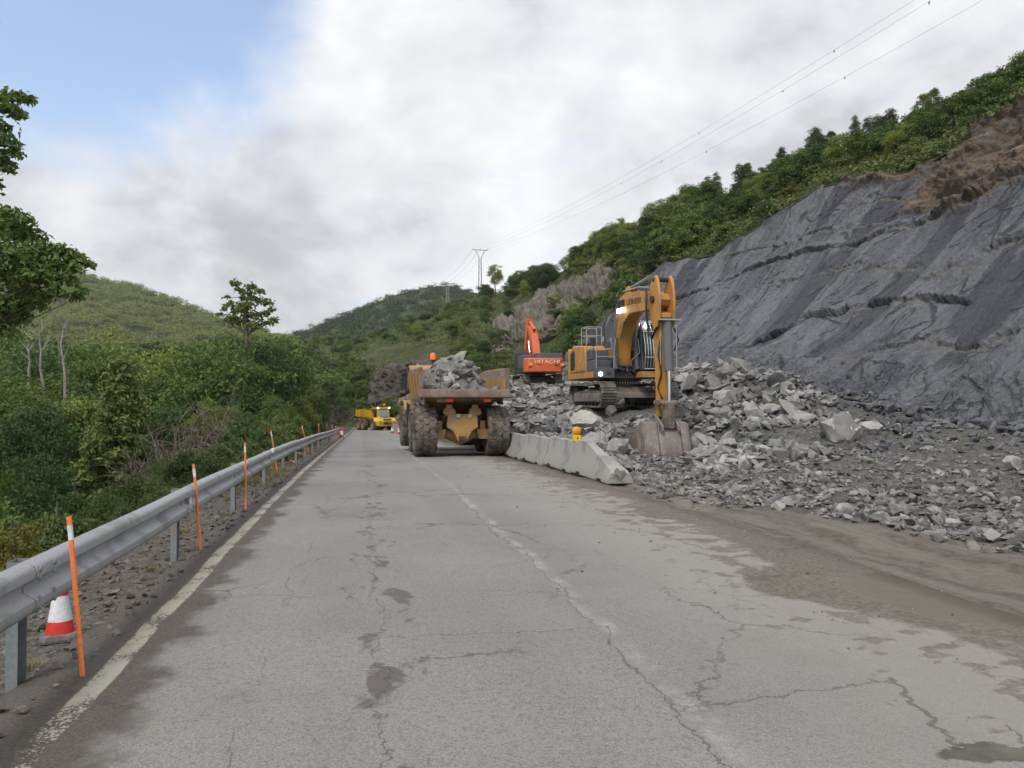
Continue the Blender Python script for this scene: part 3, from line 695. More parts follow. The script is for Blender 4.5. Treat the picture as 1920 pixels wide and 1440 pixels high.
# -- tyre with hexagonal lugs, shared
TY_R, TY_W = .90, .78
def tyre_meshes():
    h = TY_W/2
    m = MB().lathe([(-h*.80, .50), (-h*.97, .60), (-h, .72), (-h*.93, .82), (-h*.80, .855), (0, .868), (h*.80, .855), (h*.93, .82), (h, .72), (h*.97, .60), (h*.80, .50)], (0, 0, 0), 'x', 36)
    ty = m.mesh('tyre', 50)
    m = MB(); n = 21
    def on(x, a, r): return (x, r*math.cos(a), r*math.sin(a))
    for k in range(n):
        for row_, (x0, off) in enumerate(((-h*.56, 0), (0, .5), (h*.56, 0))):
            a0 = (k+off)*2*math.pi/n; da = 2*math.pi/n*.5; dx = h*.30
            hexa = [(x0-dx*1.05, 0), (x0-dx*.45, .92*da), (x0+dx*.45, .92*da), (x0+dx*1.05, 0), (x0+dx*.45, -.92*da), (x0-dx*.45, -.92*da)]
            m.loft([[on(x, a0+a, .85) for x, a in hexa], [on(x0+(x-x0)*.9, a0+a*.9, .905-abs(x)*.05) for x, a in hexa]])
        for sgn in (-1, 1):                                # shoulder blocks
            a0 = (k+.5)*2*math.pi/n; da = 2*math.pi/n*.34
            xs_ = sgn*h
            m.add([on(xs_*.62, a0-da, .862), on(xs_*.62, a0+da, .862), on(xs_*1.0, a0+da, .835), on(xs_*1.0, a0-da, .835), on(xs_*.64, a0-da*.8, .895), on(xs_*.64, a0+da*.8, .895), on(xs_*.95, a0+da*.8, .868), on(xs_*.95, a0-da*.8, .868), on(xs_*1.03, a0-da*.8, .76), on(xs_*1.03, a0+da*.8, .76)],
                  [(0, 1, 5, 4), (1, 2, 6, 5), (3, 0, 4, 7), (4, 5, 6, 7), (7, 6, 9, 8), (2, 3, 8, 9)])
    tr = m.mesh('tread')
    rim = MB().lathe([(-h*.75, .52), (-h*.60, .47), (-h*.45, .40), (-h*.40, .22), (-h*.62, .20), (-h*.66, .02), (-h*.66, .001)], (0, 0, 0), 'x', 20)
    rim.lathe([(h*.75, .52), (h*.60, .47), (h*.45, .40), (h*.40, .22), (h*.62, .20), (h*.66, .02), (h*.66, .001)], (0, 0, 0), 'x', 20)
    rm = rim.mesh('rim', 40)
    for me_, mt in ((ty, 'tyre_rubber'), (tr, 'tyre_rubber'), (rm, 'truck_yellow')): me_.materials.append(MATS[mt])
    return ty, tr, rm
TYRE, TREAD, RIM = tyre_meshes()
def wheel(parent, x, y, s=1.0):
    o = link('wheel', TYRE, parent); o.location = (x, y, TY_R*s); o.scale = (s, s, s); o.rotation_euler.x = random.random()*6
    link('tread', TREAD, o); link('rim', RIM, o)
    return o

def dump_truck(name, loc, rz, label, paint, dirty, steer=0.):
    t = empty(name, loc, rz, label, 'dump truck')
    for x in (-1.29, 1.29):
        for y in (0, 1.95): wheel(t, x, y)
    P = paint
    # hopper: U-shaped shell lofted front to back, rising to the tail
    def loop(y, zf, hb, hm, zm, zt, ht, th=.09):
        o_ = [(-ht, y, zt), (-hm, y, zm), (-hb, y, zf), (hb, y, zf), (hm, y, zm), (ht, y, zt)]
        i_ = [(ht-th, y, zt), (hm-th, y, zm+th*.5), (hb-th*.3, y, zf+th), (-hb+th*.3, y, zf+th), (-hm+th, y, zm+th*.5), (-ht+th, y, zt)]
        return o_+i_
    m = MB(); m.loft([loop(-1.05, 2.22, 1.30, 1.50, 2.29, 3.14, 1.56), loop(-.3, 1.98, 1.14, 1.46, 2.12, 3.16, 1.56), loop(.8, 1.62, 1.02, 1.44, 2.05, 3.18, 1.56), loop(3.2, 1.60, 1.0, 1.44, 2.05, 3.2, 1.56), loop(4.75, 1.75, 1.0, 1.44, 2.15, 3.12, 1.56)])
    hop = m.build('hopper', P, t, bevel=.015)
    for s in (-1, 1):
        m = MB(); m.prism([(-.98, 2.40), (4.6, 2.40), (4.6, 3.12), (-.98, 3.08)], 'x', s*1.435, s*1.425); m.v = [(x+s*.03*(z-2.4), y, z) for x, y, z in m.v]; m.build('wall_liner', 'bucket_steel' if dirty else P, hop)
    # front wall and spill guard
    m = MB(); m.prism([(4.70, 1.7), (4.80, 1.7), (4.95, 3.2), (5.5, 3.42), (5.48, 3.50), (4.86, 3.30)], 'x', -1.45, 1.45); m.build('headboard', P, hop)
    m = MB()
    for y in (.2, 1.5, 2.8, 4.1):
        for s in (-1, 1): m.prism([(s*1.46, 2.0), (s*1.60, 2.95), (s*1.565, 3.0), (s*1.44, 2.05)], 'y', y-.07, y+.07)
    m.build('side_rib', P, hop)
    sill = 'rust_steel' if dirty else P
    m = MB(); m.prism([(-1.10, 2.08), (-1.16, 2.12), (-1.16, 2.34), (-1.12, 2.40), (-1.02, 2.38), (-1.0, 2.08)], 'x', -1.60, 1.60); m.build('tail_sill', sill, hop, bevel=.01)
    for s in (-1, 1):
        m = MB(); m.prism([(s*1.45, 2.38), (s*1.60, 2.38), (s*1.60, 3.15), (s*1.46, 3.15)], 'y', -1.13, -1.0); m.build('rim_post', sill, hop, bevel=.01)
    # frame, hinges, rear crossmember and axles
    m = MB()
    for s in (-1, 1): m.b2(s*.42-.09, s*.42+.09, -.45, 5.2, 1.05, 1.45)
    m.b2(-.5, .5, 2.2, 2.5, 1.0, 1.4); m.b2(-.5, .5, 4.4, 4.9, .8, 1.4)
    m.build('frame_rail', P, t, bevel=.015)
    m = MB(); m.prism([(-.52, 1.52), (.52, 1.52), (.56, 1.05), (.34, .92), (.16, .56), (-.16, .56), (-.34, .92), (-.56, 1.05)], 'y', -.62, -.40); m.build('rear_plate', P, t, bevel=.02)
    m = MB(); m.b2(-.13, .13, -.72, -.60, .60, .74); m.cyl((0, -.75, .62), (0, -.55, .62), .05); m.build('tow_hitch', 'dark_metal', t, bevel=.01)
    for s in (-1, 1):
        m = MB(); m.prism([(s*.30, 1.45), (s*.62, 1.45), (s*.56, 1.85), (s*.36, 1.85)], 'y', -.52, -.36); m.cyl((s*.26, -.45, 1.62), (s*.66, -.45, 1.62), .10); m.prism([(s*.22, 1.60), (s*.70, 1.60), (s*.62, 1.50), (s*.30, 1.50)], 'y', -.62, -.34)
        m.build('hopper_hinge', P, t, bevel=.01)
    for y in (0, 1.95, 6.4):
        m = MB(); m.lathe([(-1.0, .15), (-.75, .17), (-.45, .19), (-.25, .30), (-.12, .36), (.12, .36), (.25, .30), (.45, .19), (.75, .17), (1.0, .15)], (0, y, .80), 'x', 16)
        m.build('axle', P if dirty else 'dark_metal', t, smooth=40)
    m = MB()
    for s in (-1, 1):
        m.prism([(s*.55, .98), (s*.98, .98), (s*.98, .62), (s*.62, .62)], 'y', -.35, .15)
        m.b2(s*.78-.10, s*.78+.10, -.3, -.05, .95, 1.28); m.b2(s*.72-.05, s*.72+.05, -.2, 2.1, .98, 1.10)
    m.build('suspension', P, t, bevel=.015)
    m = MB()
    for s in (-1, 1): m.cyl((s*.74, .5, 1.0), (s*.86, 2.6, 2.0), .11)
    m.build('tipping_ram', 'cylinder_grey', t, smooth=40)
    m = MB(); m.b2(-.95, -.52, -.98, -.90, 1.94, 2.06); m.build('number_plate', 'rust_steel', t)
    for x in (-.52, .82):
        m = MB(); m.b2(x-.12, x+.12, -1.03, -.94, 1.95, 2.05); m.build('tail_light', 'red_light' if dirty else 'red_lens', t)
    for x in (-.16, .24):
        m = MB(); m.cyl((x, -.68, 1.46), (x, -.56, 1.46), .075, .06); m.build('work_lamp', 'pale_glass', t, smooth=40)
    # tractor unit
    tr = empty('tractor_unit', (0, 4.95, 0), steer); tr.parent = t
    for x in (-1.29, 1.29): wheel(tr, x, 1.45)
    m = MB(); m.b2(-.55, .55, -.6, 3.6, .75, 1.35); m.build('chassis', 'dark_metal', tr, bevel=.03)
    m = MB(); m.loft([[(-.95, .55, 1.5), (.95, .55, 1.5), (.92, .60, 3.38), (-.92, .60, 3.38)], [(-.97, 2.0, 1.5), (.97, 2.0, 1.5), (.90, 1.78, 3.42), (-.90, 1.78, 3.42)]]); m.build('cab', P, tr, bevel=.06)
    m = MB(); m.loft([[(-.98, .45, 3.36), (.98, .45, 3.36), (.92, .50, 3.52), (-.92, .50, 3.52)], [(-.98, 1.98, 3.40), (.98, 1.98, 3.40), (.92, 1.90, 3.54), (-.92, 1.90, 3.54)]]); m.build('cab_roof', P, tr, bevel=.03)
    m = MB(); m.add([(-.78, 2.0, 2.05), (.78, 2.0, 2.05), (.74, 1.83, 3.28), (-.74, 1.83, 3.28)], [(0, 1, 2, 3)]); m.v = [(x, y+.012, z) for x, y, z in m.v]; m.build('windscreen', 'pale_glass', tr)
    for s in (-1, 1):
        m = MB(); m.add([(s*.972, .75, 2.1), (s*.975, 1.75, 2.1), (s*.935, 1.65, 3.25), (s*.935, .75, 3.25)], [(0, 1, 2, 3)]); m.build('side_window', 'dark_glass', tr)
        m = MB(); m.loft([[(s*.85, .25, 1.75), (s*1.62, .25, 1.55), (s*1.66, .25, 1.62), (s*.85, .25, 1.85)], [(s*.85, .75, 1.95), (s*1.62, .75, 1.92), (s*1.66, .75, 2.0), (s*.85, .75, 2.06)], [(s*.85, 2.2, 1.95), (s*1.62, 2.2, 1.92), (s*1.66, 2.2, 2.0), (s*.85, 2.2, 2.06)], [(s*.85, 2.75, 1.45), (s*1.6, 2.75, 1.40), (s*1.64, 2.8, 1.5), (s*.85, 2.8, 1.55)]]); m.build('mudguard', P, tr, bevel=.015)
        m = MB(); m.b2(s*1.55-.03, s*1.55+.03, .05, .12, .95, 1.9); m.b2(s*1.28-.28, s*1.28+.28, -.05, 0, 1.0, 1.85); m.build('mud_flap', 'dark_metal', tr)
        m = MB(); m.tube([(s*.95, 1.9, 3.2), (s*1.35, 2.15, 3.25), (s*1.48, 2.15, 3.0)], .025); m.b2(s*1.48-.13, s*1.48+.13, 2.10, 2.18, 2.45, 3.02); m.build('mirror', 'dark_metal', tr)
        m = MB(); m.cyl((s*1.05, 3.93, 1.42), (s*1.05, 3.99, 1.42), .11); m.build('headlight', 'pale_glass', tr, smooth=40)
        m = MB(); m.cyl((s*.86, 1.86, 3.50), (s*.86, 2.02, 3.50), .10, .12); m.build('work_lamp', 'lit_lamp' if not dirty else 'pale_glass', tr, smooth=40)
    # bonnet, grille, bumper
    m = MB(); m.loft([[(-.95, 1.98, 1.35), (.95, 1.98, 1.35), (.85, 1.98, 2.22), (-.85, 1.98, 2.22)], [(-1.0, 3.9, 1.30), (1.0, 3.9, 1.30), (.72, 3.62, 2.0), (-.72, 3.62, 2.0)]]); m.build('bonnet', P, tr, bevel=.07)
    m = MB(); m.loft([[(-1.45, 2.75, .95), (1.45, 2.75, .95), (1.45, 2.75, 1.55), (-1.45, 2.75, 1.55)], [(-1.35, 3.75, .80), (1.35, 3.75, .80), (1.40, 3.95, 1.65), (-1.40, 3.95, 1.65)]]); m.build('bumper', P, tr, bevel=.07)
    m = MB(); m.add([(-.58, 3.965, 1.12), (.58, 3.965, 1.12), (.58, 3.82, 1.93), (-.58, 3.82, 1.93)], [(0, 1, 2, 3)]); m.prism([(3.80, 1.90), (3.97, 1.15), (3.9, 1.1), (3.6, 1.9)], 'x', -.58, .58); g = m.build('grille', 'dark_metal', tr)
    m = MB(); m.prism([(-.42, 1.22), (-.30, 1.22), (.42, 1.82), (.30, 1.82)], 'y', 3.93, 3.99); m.build('emblem_bar', 'steel_bar', g)
    m = MB(); m.add([(-.72, 2.0, 2.235), (.72, 2.0, 2.235), (.6, 3.4, 2.10), (-.6, 3.4, 2.10)], [(0, 1, 2, 3)]); m.build('bonnet_panel', 'graphite_paint', tr)
    m = MB(); m.cyl((-.30, 1.35, 3.53), (-.30, 1.35, 3.72), .05); m.cyl((-.30, 1.35, 3.72), (-.30, 1.35, 3.80), .13); bs = m.build('beacon_mount', 'dark_metal', tr)
    m = MB(); m.lathe([(0, .12), (.06, .125), (.22, .11), (.29, .06), (.30, .001)], (-.30, 1.35, 3.80), 'z', 12); m.build('beacon', 'beacon', tr, smooth=50)
    m = MB()
    for s in (-.2, .25): m.tube([(s, .9, 3.5), (s, .9, 3.85)], .018)
    m.tube([(-.2, .9, 3.72), (.25, .9, 3.72)], .015); m.tube([(.45, 1.0, 3.5), (.47, .9, 5.0)], .010, 4); m.build('roof_rail', 'dark_metal', tr)
    m = MB(); m.cyl((1.05, .9, 1.9), (1.05, .9, 3.1), .09); m.build('exhaust', 'dark_metal', tr, smooth=40)
    return t
p = at(863, 851, 28.0)
TRUCK_LOC = Vector((p.x, p.y, float(zr(p.y))+.01)); TRUCK_RZ = R(.8)
truck = dump_truck('dump_truck', TRUCK_LOC, TRUCK_RZ, 'muddy yellow articulated dump truck loaded with rock, seen from behind', 'truck_yellow', True, R(2))
p = at(690, 806, 121)
small = dump_truck('dump_truck', (p.x, p.y, float(zr(p.y))+.01), cam_heading(-1, .60), 'small clean yellow dump truck far off on the road, facing the camera', 'clean_yellow', False, R(-4))
small['group'] = truck['group'] = 'articulated dump trucks on the road'

# -- crawler undercarriage
def crawler(t, half=1.28, L=4.5, Hh=.95, sw=.62, nshoe=46):
    r = Hh/2; run = L-2*r; per = 2*run+2*math.pi*r
    for s in (-1, 1):
        m = MB()
        for k in range(nshoe):
            d = k*per/nshoe
            if d < run: y, z, a = -run/2+d, Hh, 0
            elif d < run+math.pi*r: q = (d-run)/r; y, z, a = run/2+r*math.sin(q), r+r*math.cos(q), -q
            elif d < 2*run+math.pi*r: y, z, a = run/2-(d-run-math.pi*r), 0, math.pi
            else: q = (d-2*run-math.pi*r)/r; y, z, a = -run/2-r*math.sin(q), r-r*math.cos(q), math.pi-q
            if 0 <= d < run: z -= .05*math.sin(d/run*math.pi)
            rot = Matrix.Rotation(a, 3, 'X'); pl = per/nshoe*.9
            m.box(Vector((s*half, y, z))+rot @ Vector((0, 0, -.02)), (sw, pl, .045), rot)
            for gy in (-.3, .3): m.box(Vector((s*half, y, z))+rot @ Vector((0, gy*pl, .02)), (sw, .022, .04), rot)
        ch = m.build('track', 'track_steel', t)
        m = MB(); m.prism([(-run/2-.1, .16), (run/2+.1, .16), (run/2+.15, .58), (.9, .66), (-.9, .66), (-run/2-.15, .58)], 'x', s*half-.17, s*half+.17); m.prism([(-run/2, .20), (run/2, .20), (run/2, .52), (-run/2, .52)], 'x', s*half-.24, s*half+.24); m.build('track_frame', 'track_steel', t, bevel=.02)
        for y in (-run/2, run/2):
            m = MB(); m.lathe([(-.16, .02), (-.16, r*.86), (-.06, r*.9), (.06, r*.9), (.16, r*.86), (.16, .02)], (s*half, y, r), 'x', 18); m.build('sprocket', 'dark_metal', t, smooth=35)
        m = MB()
        for i in range(7): m.cyl((s*half-.15, -run/2+.35+i*(run-.7)/6, .13), (s*half+.15, -run/2+.35+i*(run-.7)/6, .13), .11)
        for y in (-.8, .8): m.cyl((s*half-.1, y, Hh-.17), (s*half+.1, y, Hh-.17), .08)
        m.build('roller', 'dark_metal', t, smooth=40)
    m = MB(); m.b2(-half+.15, half-.15, -.75, .75, .42, .80); m.loft([[(-half, -1.2, .35), (half, -1.2, .35), (half, -1.2, .55), (-half, -1.2, .55)], [(-half*.6, 0, .45), (half*.6, 0, .45), (half*.6, 0, .85), (-half*.6, 0, .85)], [(-half, 1.2, .35), (half, 1.2, .35), (half, 1.2, .55), (-half, 1.2, .55)]]); m.build('carbody', 'track_steel', t, bevel=.02)
    m = MB(); m.lathe([(.78, .3), (.80, .80), (.90, .82), (.92, .74), (1.05, .74), (1.06, .86), (1.14, .86), (1.14, .3)], (0, 0, 0), 'z', 32); sr = m.build('slew_ring', 'dark_metal', t, smooth=30)
    m = MB()
    for k in range(48):
        a = k*2*math.pi/48; m.cyl((.80*math.cos(a), .80*math.sin(a), .93), (.80*math.cos(a), .80*math.sin(a), 1.02), .018, n=5)
    m.build('ring_bolt', 'steel_bar', sr)
def ram(t, name, a, b, c, rb, rr, mat_='cylinder_grey'):
    """barrel a->b, chrome rod b->c"""
    m = MB(); a, b, c = Vector(a), Vector(b), Vector(c); d = (b-a).normalized()
    m.cyl(a, b, rb); m.cyl(b-d*.14, b+d*.02, rb*1.12); m.cyl(a, a+d*.06, rb*1.06)
    o = m.build(name, mat_, t, smooth=40)
    m = MB(); m.cyl(b, c, rr); m.build('rod', 'chrome', o, smooth=40)
    return o

# -- the yellow excavator on the rubble bench
EX_C = at(960+4.52/32.1*1450, 750, 32.1); EX_H = (-math.cos(R(12)), math.sin(R(12)))
EX_Z = 1.38
EX_RZ = cam_heading(*EX_H)
ex = empty('excavator', (EX_C.x, EX_C.y, EX_Z), EX_RZ, 'yellow crawler excavator digging beside the rock pile, bucket resting by the barriers', 'excavator', 'crawler excavators at the cut')
crawler(ex)
YL = 'liebherr_yellow'
m = MB(); m.b2(-1.5, 1.48, -2.4, .95, 1.16, 1.42); m.b2(-1.5, -.28, .9, 1.75, 1.16, 1.40); m.build('deck', YL, ex, bevel=.02)
m = MB(); m.prism([(-1.5, -2.45), (1.5, -2.45), (1.5, -2.75), (1.15, -3.15), (.5, -3.3), (-.5, -3.3), (-1.15, -3.15), (-1.5, -2.75)], 'z', 1.13, 2.52); m.build('counterweight', YL, ex, bevel=.06)
m = MB(); m.prism([(-2.44, 1.42), (-.1, 1.42), (-.1, 2.30), (-.25, 2.52), (-1.9, 2.62), (-2.44, 2.42)], 'x', .62, 1.5); pn = m.build('engine_housing', YL, ex, bevel=.05)
m = MB(); m.prism([(-2.25, 1.56), (-1.75, 1.56), (-1.62, 1.75), (-1.62, 2.25), (-1.75, 2.42), (-2.25, 2.30)], 'x', 1.501, 1.516); gr = m.build('grille', 'dark_metal', pn)
m = MB()
for i in range(7): m.b2(1.512, 1.53, -2.2, -1.68, 1.62+i*.1, 1.645+i*.1)
m.build('slat', 'dark_metal', gr)
m = MB()
m.prism([(-1.50, 1.50), (-.18, 1.50), (-.18, 2.26), (-.30, 2.45), (-1.50, 2.50)], 'x', 1.501, 1.512); m.build('access_door', YL, pn, bevel=.008)
m = MB(); m.b2(-.62, .62, -2.44, -.1, 1.42, 2.42); m.b2(-1.5, -.62, -2.44, -.75, 1.42, 2.45); m.build('engine_cover', YL, ex, bevel=.05)
m = MB(); m.b2(.1, .9, -1.9, -.9, 2.43, 2.78); m.b2(.95, 1.4, -1.5, -.6, 2.60, 2.74); m.build('air_filter_box', 'graphite_paint', ex, bevel=.03)
m = MB(); m.cyl((-.1, -1.4, 2.4), (-.1, -1.4, 2.95), .08); m.cyl((.35, -1.2, 2.78), (.35, -1.2, 3.0), .06); m.build('exhaust', 'steel_bar', ex, smooth=40)
# tool boxes and steps at the right front
m = MB(); m.b2(.72, 1.48, -.1, .95, 1.42, 1.88); m.build('toolbox', 'graphite_paint', ex, bevel=.03)
m = MB(); m.b2(.72, 1.46, -.1, .55, 1.89, 2.30); m.build('fuel_tank', 'graphite_paint', ex, bevel=.04)
m = MB(); m.b2(.70, 1.5, .96, 1.22, 1.14, 1.55); tbx = m.build('front_step', 'graphite_paint', ex, bevel=.02)
m = MB(); m.b2(.86, 1.02, 1.221, 1.235, 1.28, 1.40); m.build('latch', 'dark_metal', tbx)
m = MB()
for x in (.72, 1.46):
    m.tube([(x, 1.2, 1.55), (x, 1.2, 2.25), (x, 1.05, 2.34), (x, .35, 2.34+.0), (x, .2, 2.30)], .022)
m.tube([(.72, 1.2, 2.0), (1.46, 1.2, 2.0)], .018); m.tube([(1.5, -.0, 1.3), (1.5, .05, 2.55), (1.42, .1, 2.95)], .02)
for (x, y) in ((1.42, -.9), (1.42, -.2), (.75, -.9), (.75, -.25)): m.tube([(x, y, 2.5), (x, y, 3.30)], .022)
for z in (2.95, 3.30): m.tube([(1.42, -.9, z), (1.42, -.2, z), (.75, -.25, z)], .02); m.tube([(.75, -.9, z), (1.42, -.9, z)], .02)
m.build('hand_rail', 'steel_bar', ex, smooth=40)
m = MB(); m.cyl((1.30, .95, 1.30), (1.30, 1.26, 1.30), .08); m.build('headlight_housing', 'dark_metal', ex, smooth=40)
m = MB(); m.cyl((1.30, 1.24, 1.30), (1.30, 1.275, 1.30), .085); m.build('headlight', 'lit_lamp', ex, smooth=40)
m = MB(); m.tube([(1.35, .55, 2.3), (1.42, .6, 2.75)], .02); m.b2(1.30, 1.50, .56, .62, 2.45, 2.78); m.build('mirror', 'dark_metal', ex)
# cab with guard
m = MB(); m.loft([[(-1.46, .05, 1.45), (-.36, .05, 1.45), (-.36, .05, 3.28), (-1.46, .05, 3.28)], [(-1.46, 1.55, 1.45), (-.36, 1.55, 1.45), (-.36, 1.22, 3.28), (-1.46, 1.22, 3.28)]]); cb = m.build('cab', 'graphite_paint', ex, bevel=.05)
prof = [(1.58, 1.60), (1.70, 1.95), (1.66, 2.45), (1.46, 2.95), (1.25, 3.24)]
m = MB(); m.loft([[(x, y, z) for x in (-1.36, -.46)] for y, z in prof], False, False); m.build('windscreen', 'dark_glass', cb, smooth=60)
m = MB(); m.add([(-.352, .2, 2.0), (-.352, 1.35, 2.0), (-.352, 1.15, 3.15), (-.352, .2, 3.15)], [(0, 1, 2, 3)]); m.build('side_window', 'dark_glass', cb)
m = MB()
gp = [(1.72, 1.50), (1.84, 1.95), (1.80, 2.48), (1.60, 2.98), (1.36, 3.36)]
for i in range(10):
    x = -1.42+i*1.06/9; m.tube([(x, y, z) for y, z in gp]+[(x, .8, 3.50), (x, .2, 3.50)], .020, 6)
for y, z in (gp[0], gp[1], gp[3], gp[4], (.2, 3.50)): m.tube([(-1.44, y, z), (-.34, y, z)], .022, 6)
m.build('cab_guard', 'chrome', ex, smooth=40)
m = MB(); m.b2(-1.46, -.34, .0, 1.30, 3.30, 3.38); m.build('cab_roof', 'steel_bar', ex, bevel=.02)
for x in (-1.2, -.55):
    m = MB(); m.cyl((x, 1.28, 3.24), (x, 1.42, 3.20), .07, .08); m.build('work_lamp', 'lit_lamp' if x > -1 else 'pale_glass', ex, smooth=40)
m = MB(); m.b2(-1.5, -.30, 1.755, 1.775, 1.17, 1.39); m.build('cab_skirt', YL, ex)
# boom, swung to the camera
BX, BW = .18, .28
def plate(poly, x0, x1): return MB().prism(poly, 'x', x0, x1)
boom = [(.35, 1.55), (.20, 1.85), (.32, 2.7), (.55, 3.5), (.85, 4.08), (1.25, 4.38), (1.8, 4.46), (3.0, 4.38), (4.25, 4.16), (4.85, 4.02), (4.98, 3.82), (4.85, 3.62), (4.3, 3.52), (3.2, 3.58), (2.25, 3.60), (1.58, 3.34), (1.12, 2.80), (.90, 2.15), (.86, 1.75), (.76, 1.55)]
bo = plate(boom, BX-BW, BX+BW).build('boom', YL, ex, bevel=.02)
m = MB(); m.cyl((BX-.55, .6, 1.72), (BX+.55, .6, 1.72), .13); m.b2(BX-.52, BX-.36, .2, 1.0, 1.40, 1.95); m.b2(BX+.36, BX+.52, .2, 1.0, 1.40, 1.95); m.build('boom_bracket', 'dark_metal', ex, bevel=.01)
m = MB()
for k in range(9):
    a = random.uniform(-.40, .40); m.cyl((BX+a, .96, 1.35+random.random()*.35), (BX+a, 1.12, 1.35+random.random()*.3), .045, n=8)
    m.b2(BX+a-.05, BX+a+.05, .95, 1.06, 1.45, 1.62)
m.b2(BX-.5, BX+.42, .7, .98, 1.2, 1.66); m.build('valve_block', 'dark_metal', ex)
lt = text_mesh('LIEBHERR', .33); lt.materials.append(MATS['letter_black'])
o = link('lettering', lt, bo); o.matrix_local = Matrix.Translation((BX+BW+.006, 2.72, 4.02)) @ Matrix(((0, 0, 1, 0), (1, 0, 0, 0), (0, 1, 0, 0), (0, 0, 0, 1))) @ Matrix.Rotation(R(-4), 4, 'Z') @ Matrix.Diagonal((1.12, 1, 1, 1))
# arm: two flanged plates at the head, box below
arm_head = [(4.62, 4.66), (4.42, 4.35), (4.32, 3.85), (4.40, 3.2), (4.75, 2.75), (5.05, 2.85), (5.22, 3.25), (5.20, 4.0), (5.05, 4.5), (4.90, 4.68)]
arm_low = [(4.38, 3.5), (4.46, 2.4), (4.60, .6), (4.62, -.30), (4.74, -.42), (4.86, -.30), (4.95, .5), (5.06, 1.6), (5.12, 3.3)]
ar = plate(arm_low, BX-.20, BX+.20).build('arm', YL, ex, bevel=.02)
for s in (-1, 1):
    plate(arm_head, BX+s*.27-.05, BX+s*.27+.05).build('arm_flange', YL, ar, bevel=.02)
m = MB(); m.cyl((BX-.40, 4.72, 3.84), (BX+.40, 4.72, 3.84), .12); m.cyl((BX-.34, 4.74, 4.55), (BX+.34, 4.74, 4.55), .09); m.cyl((BX-.30, 5.06, 3.10), (BX+.30, 5.06, 3.10), .09); m.build('pivot_pin', 'dark_metal', ar, smooth=40)
ram(ex, 'arm_cylinder', (BX, 1.75, 4.62), (BX, 3.75, 4.74), (BX, 4.72, 4.56), .135, .065)
m = MB(); m.prism([(1.45, 4.42), (2.1, 4.42), (1.9, 4.72), (1.65, 4.72)], 'x', BX-.2, BX-.12); m.prism([(1.45, 4.42), (2.1, 4.42), (1.9, 4.72), (1.65, 4.72)], 'x', BX+.12, BX+.2); m.build('cylinder_bracket', YL, bo)
for s in (-1, 1): ram(ex, 'boom_cylinder', (BX+s*.46, 1.15, 1.5), (BX+s*.46, 1.05, 2.75), (BX+s*.46, 1.35, 3.55), .11, .06, 'graphite_paint')
bc = ram(ex, 'bucket_cylinder', (BX, 5.20, 3.05), (BX, 5.34, 1.30), (BX, 5.34, .18), .165, .07)
m = MB(); m.b2(BX-.42, BX+.36, 5.14, 5.40, 3.04, 3.09); m.build('cylinder_shield', 'steel_bar', bc)
# linkage and bucket
m = MB()
for s in (-1, 1): m.prism([(4.72, .20), (4.84, .30), (5.42, .26), (5.42, .08), (4.80, .06)], 'x', BX+s*.26-.04, BX+s*.26+.04)
m.cyl((BX-.38, 5.34, .17), (BX+.38, 5.34, .17), .085); m.cyl((BX-.33, 4.78, .18), (BX+.33, 4.78, .18), .07)
m.prism([(5.25, .20), (5.45, .20), (5.38, -.72), (5.12, -.72)], 'x', BX-.19, BX+.19); m.build('bucket_linkage', 'track_steel', ex, bevel=.015)
GB = -1.98
bprof = [(4.98, -.50), (5.22, -.54), (5.30, -.84), (5.44, -1.2), (5.53, -1.55), (5.48, -1.82), (5.22, GB), (4.55, GB), (3.95, GB+.10)]
inn = [(y-.06 if i < 6 else y, z+(.02 if i < 6 else .07)) for i, (y, z) in enumerate(bprof)][::-1]
BW2, BXB = .80, BX+.10
m = MB(); m.prism(bprof+inn, 'x', BXB-BW2, BXB+BW2); bk = m.build('bucket', 'bucket_steel', ex, bevel=.008)
for s in (-1, 1):
    m = MB(); m.prism([(y, z) for y, z in bprof]+[(4.1, -1.2), (4.5, -.72)], 'x', BXB+s*BW2-.035, BXB+s*BW2+.035); m.build('side_plate', 'bucket_steel', bk, bevel=.006)
    m = MB(); m.prism([(4.60, -.30), (4.72, -.22), (4.92, -.28), (5.5, -.62), (5.5, -.80), (5.30, -.72), (4.95, -.64), (4.60, -.70)], 'x', BX+s*.30-.04, BX+s*.30+.04); m.build('bucket_ear', 'bucket_steel', bk, bevel=.008)
    m = MB(); m.prism([(y+.03, z) for y, z in bprof[1:7]]+[(y-.02, z+.01) for y, z in bprof[1:7]][::-1], 'x', BX+s*.42-.012, BX+s*.42+.012); m.build('wear_strip', 'worn_edge', bk)
m = MB(); m.prism([(5.57, -1.62), (5.52, -1.84), (5.22, GB-.035), (4.50, GB-.035), (4.50, GB-.002), (5.20, GB-.002), (5.49, -1.82), (5.53, -1.62)], 'x', BXB-BW2-.04, BXB+BW2+.04); m.build('wear_plate', 'worn_edge', bk)
m = MB()
for i in range(5):
    x = BXB-.74+i*.37; m.prism([(4.05, GB+.03), (4.05, GB+.16), (3.66, GB+.20), (3.64, GB+.16)], 'x', x-.07, x+.07)
m.build('tooth', 'worn_edge', bk)
m = MB(); m.cyl((BX-.34, 4.74, -.32), (BX+.34, 4.74, -.32), .08); m.cyl((BX-.34, 5.30, -.66), (BX+.34, 5.30, -.66), .07); m.build('bucket_pin', 'dark_metal', bk, smooth=40)
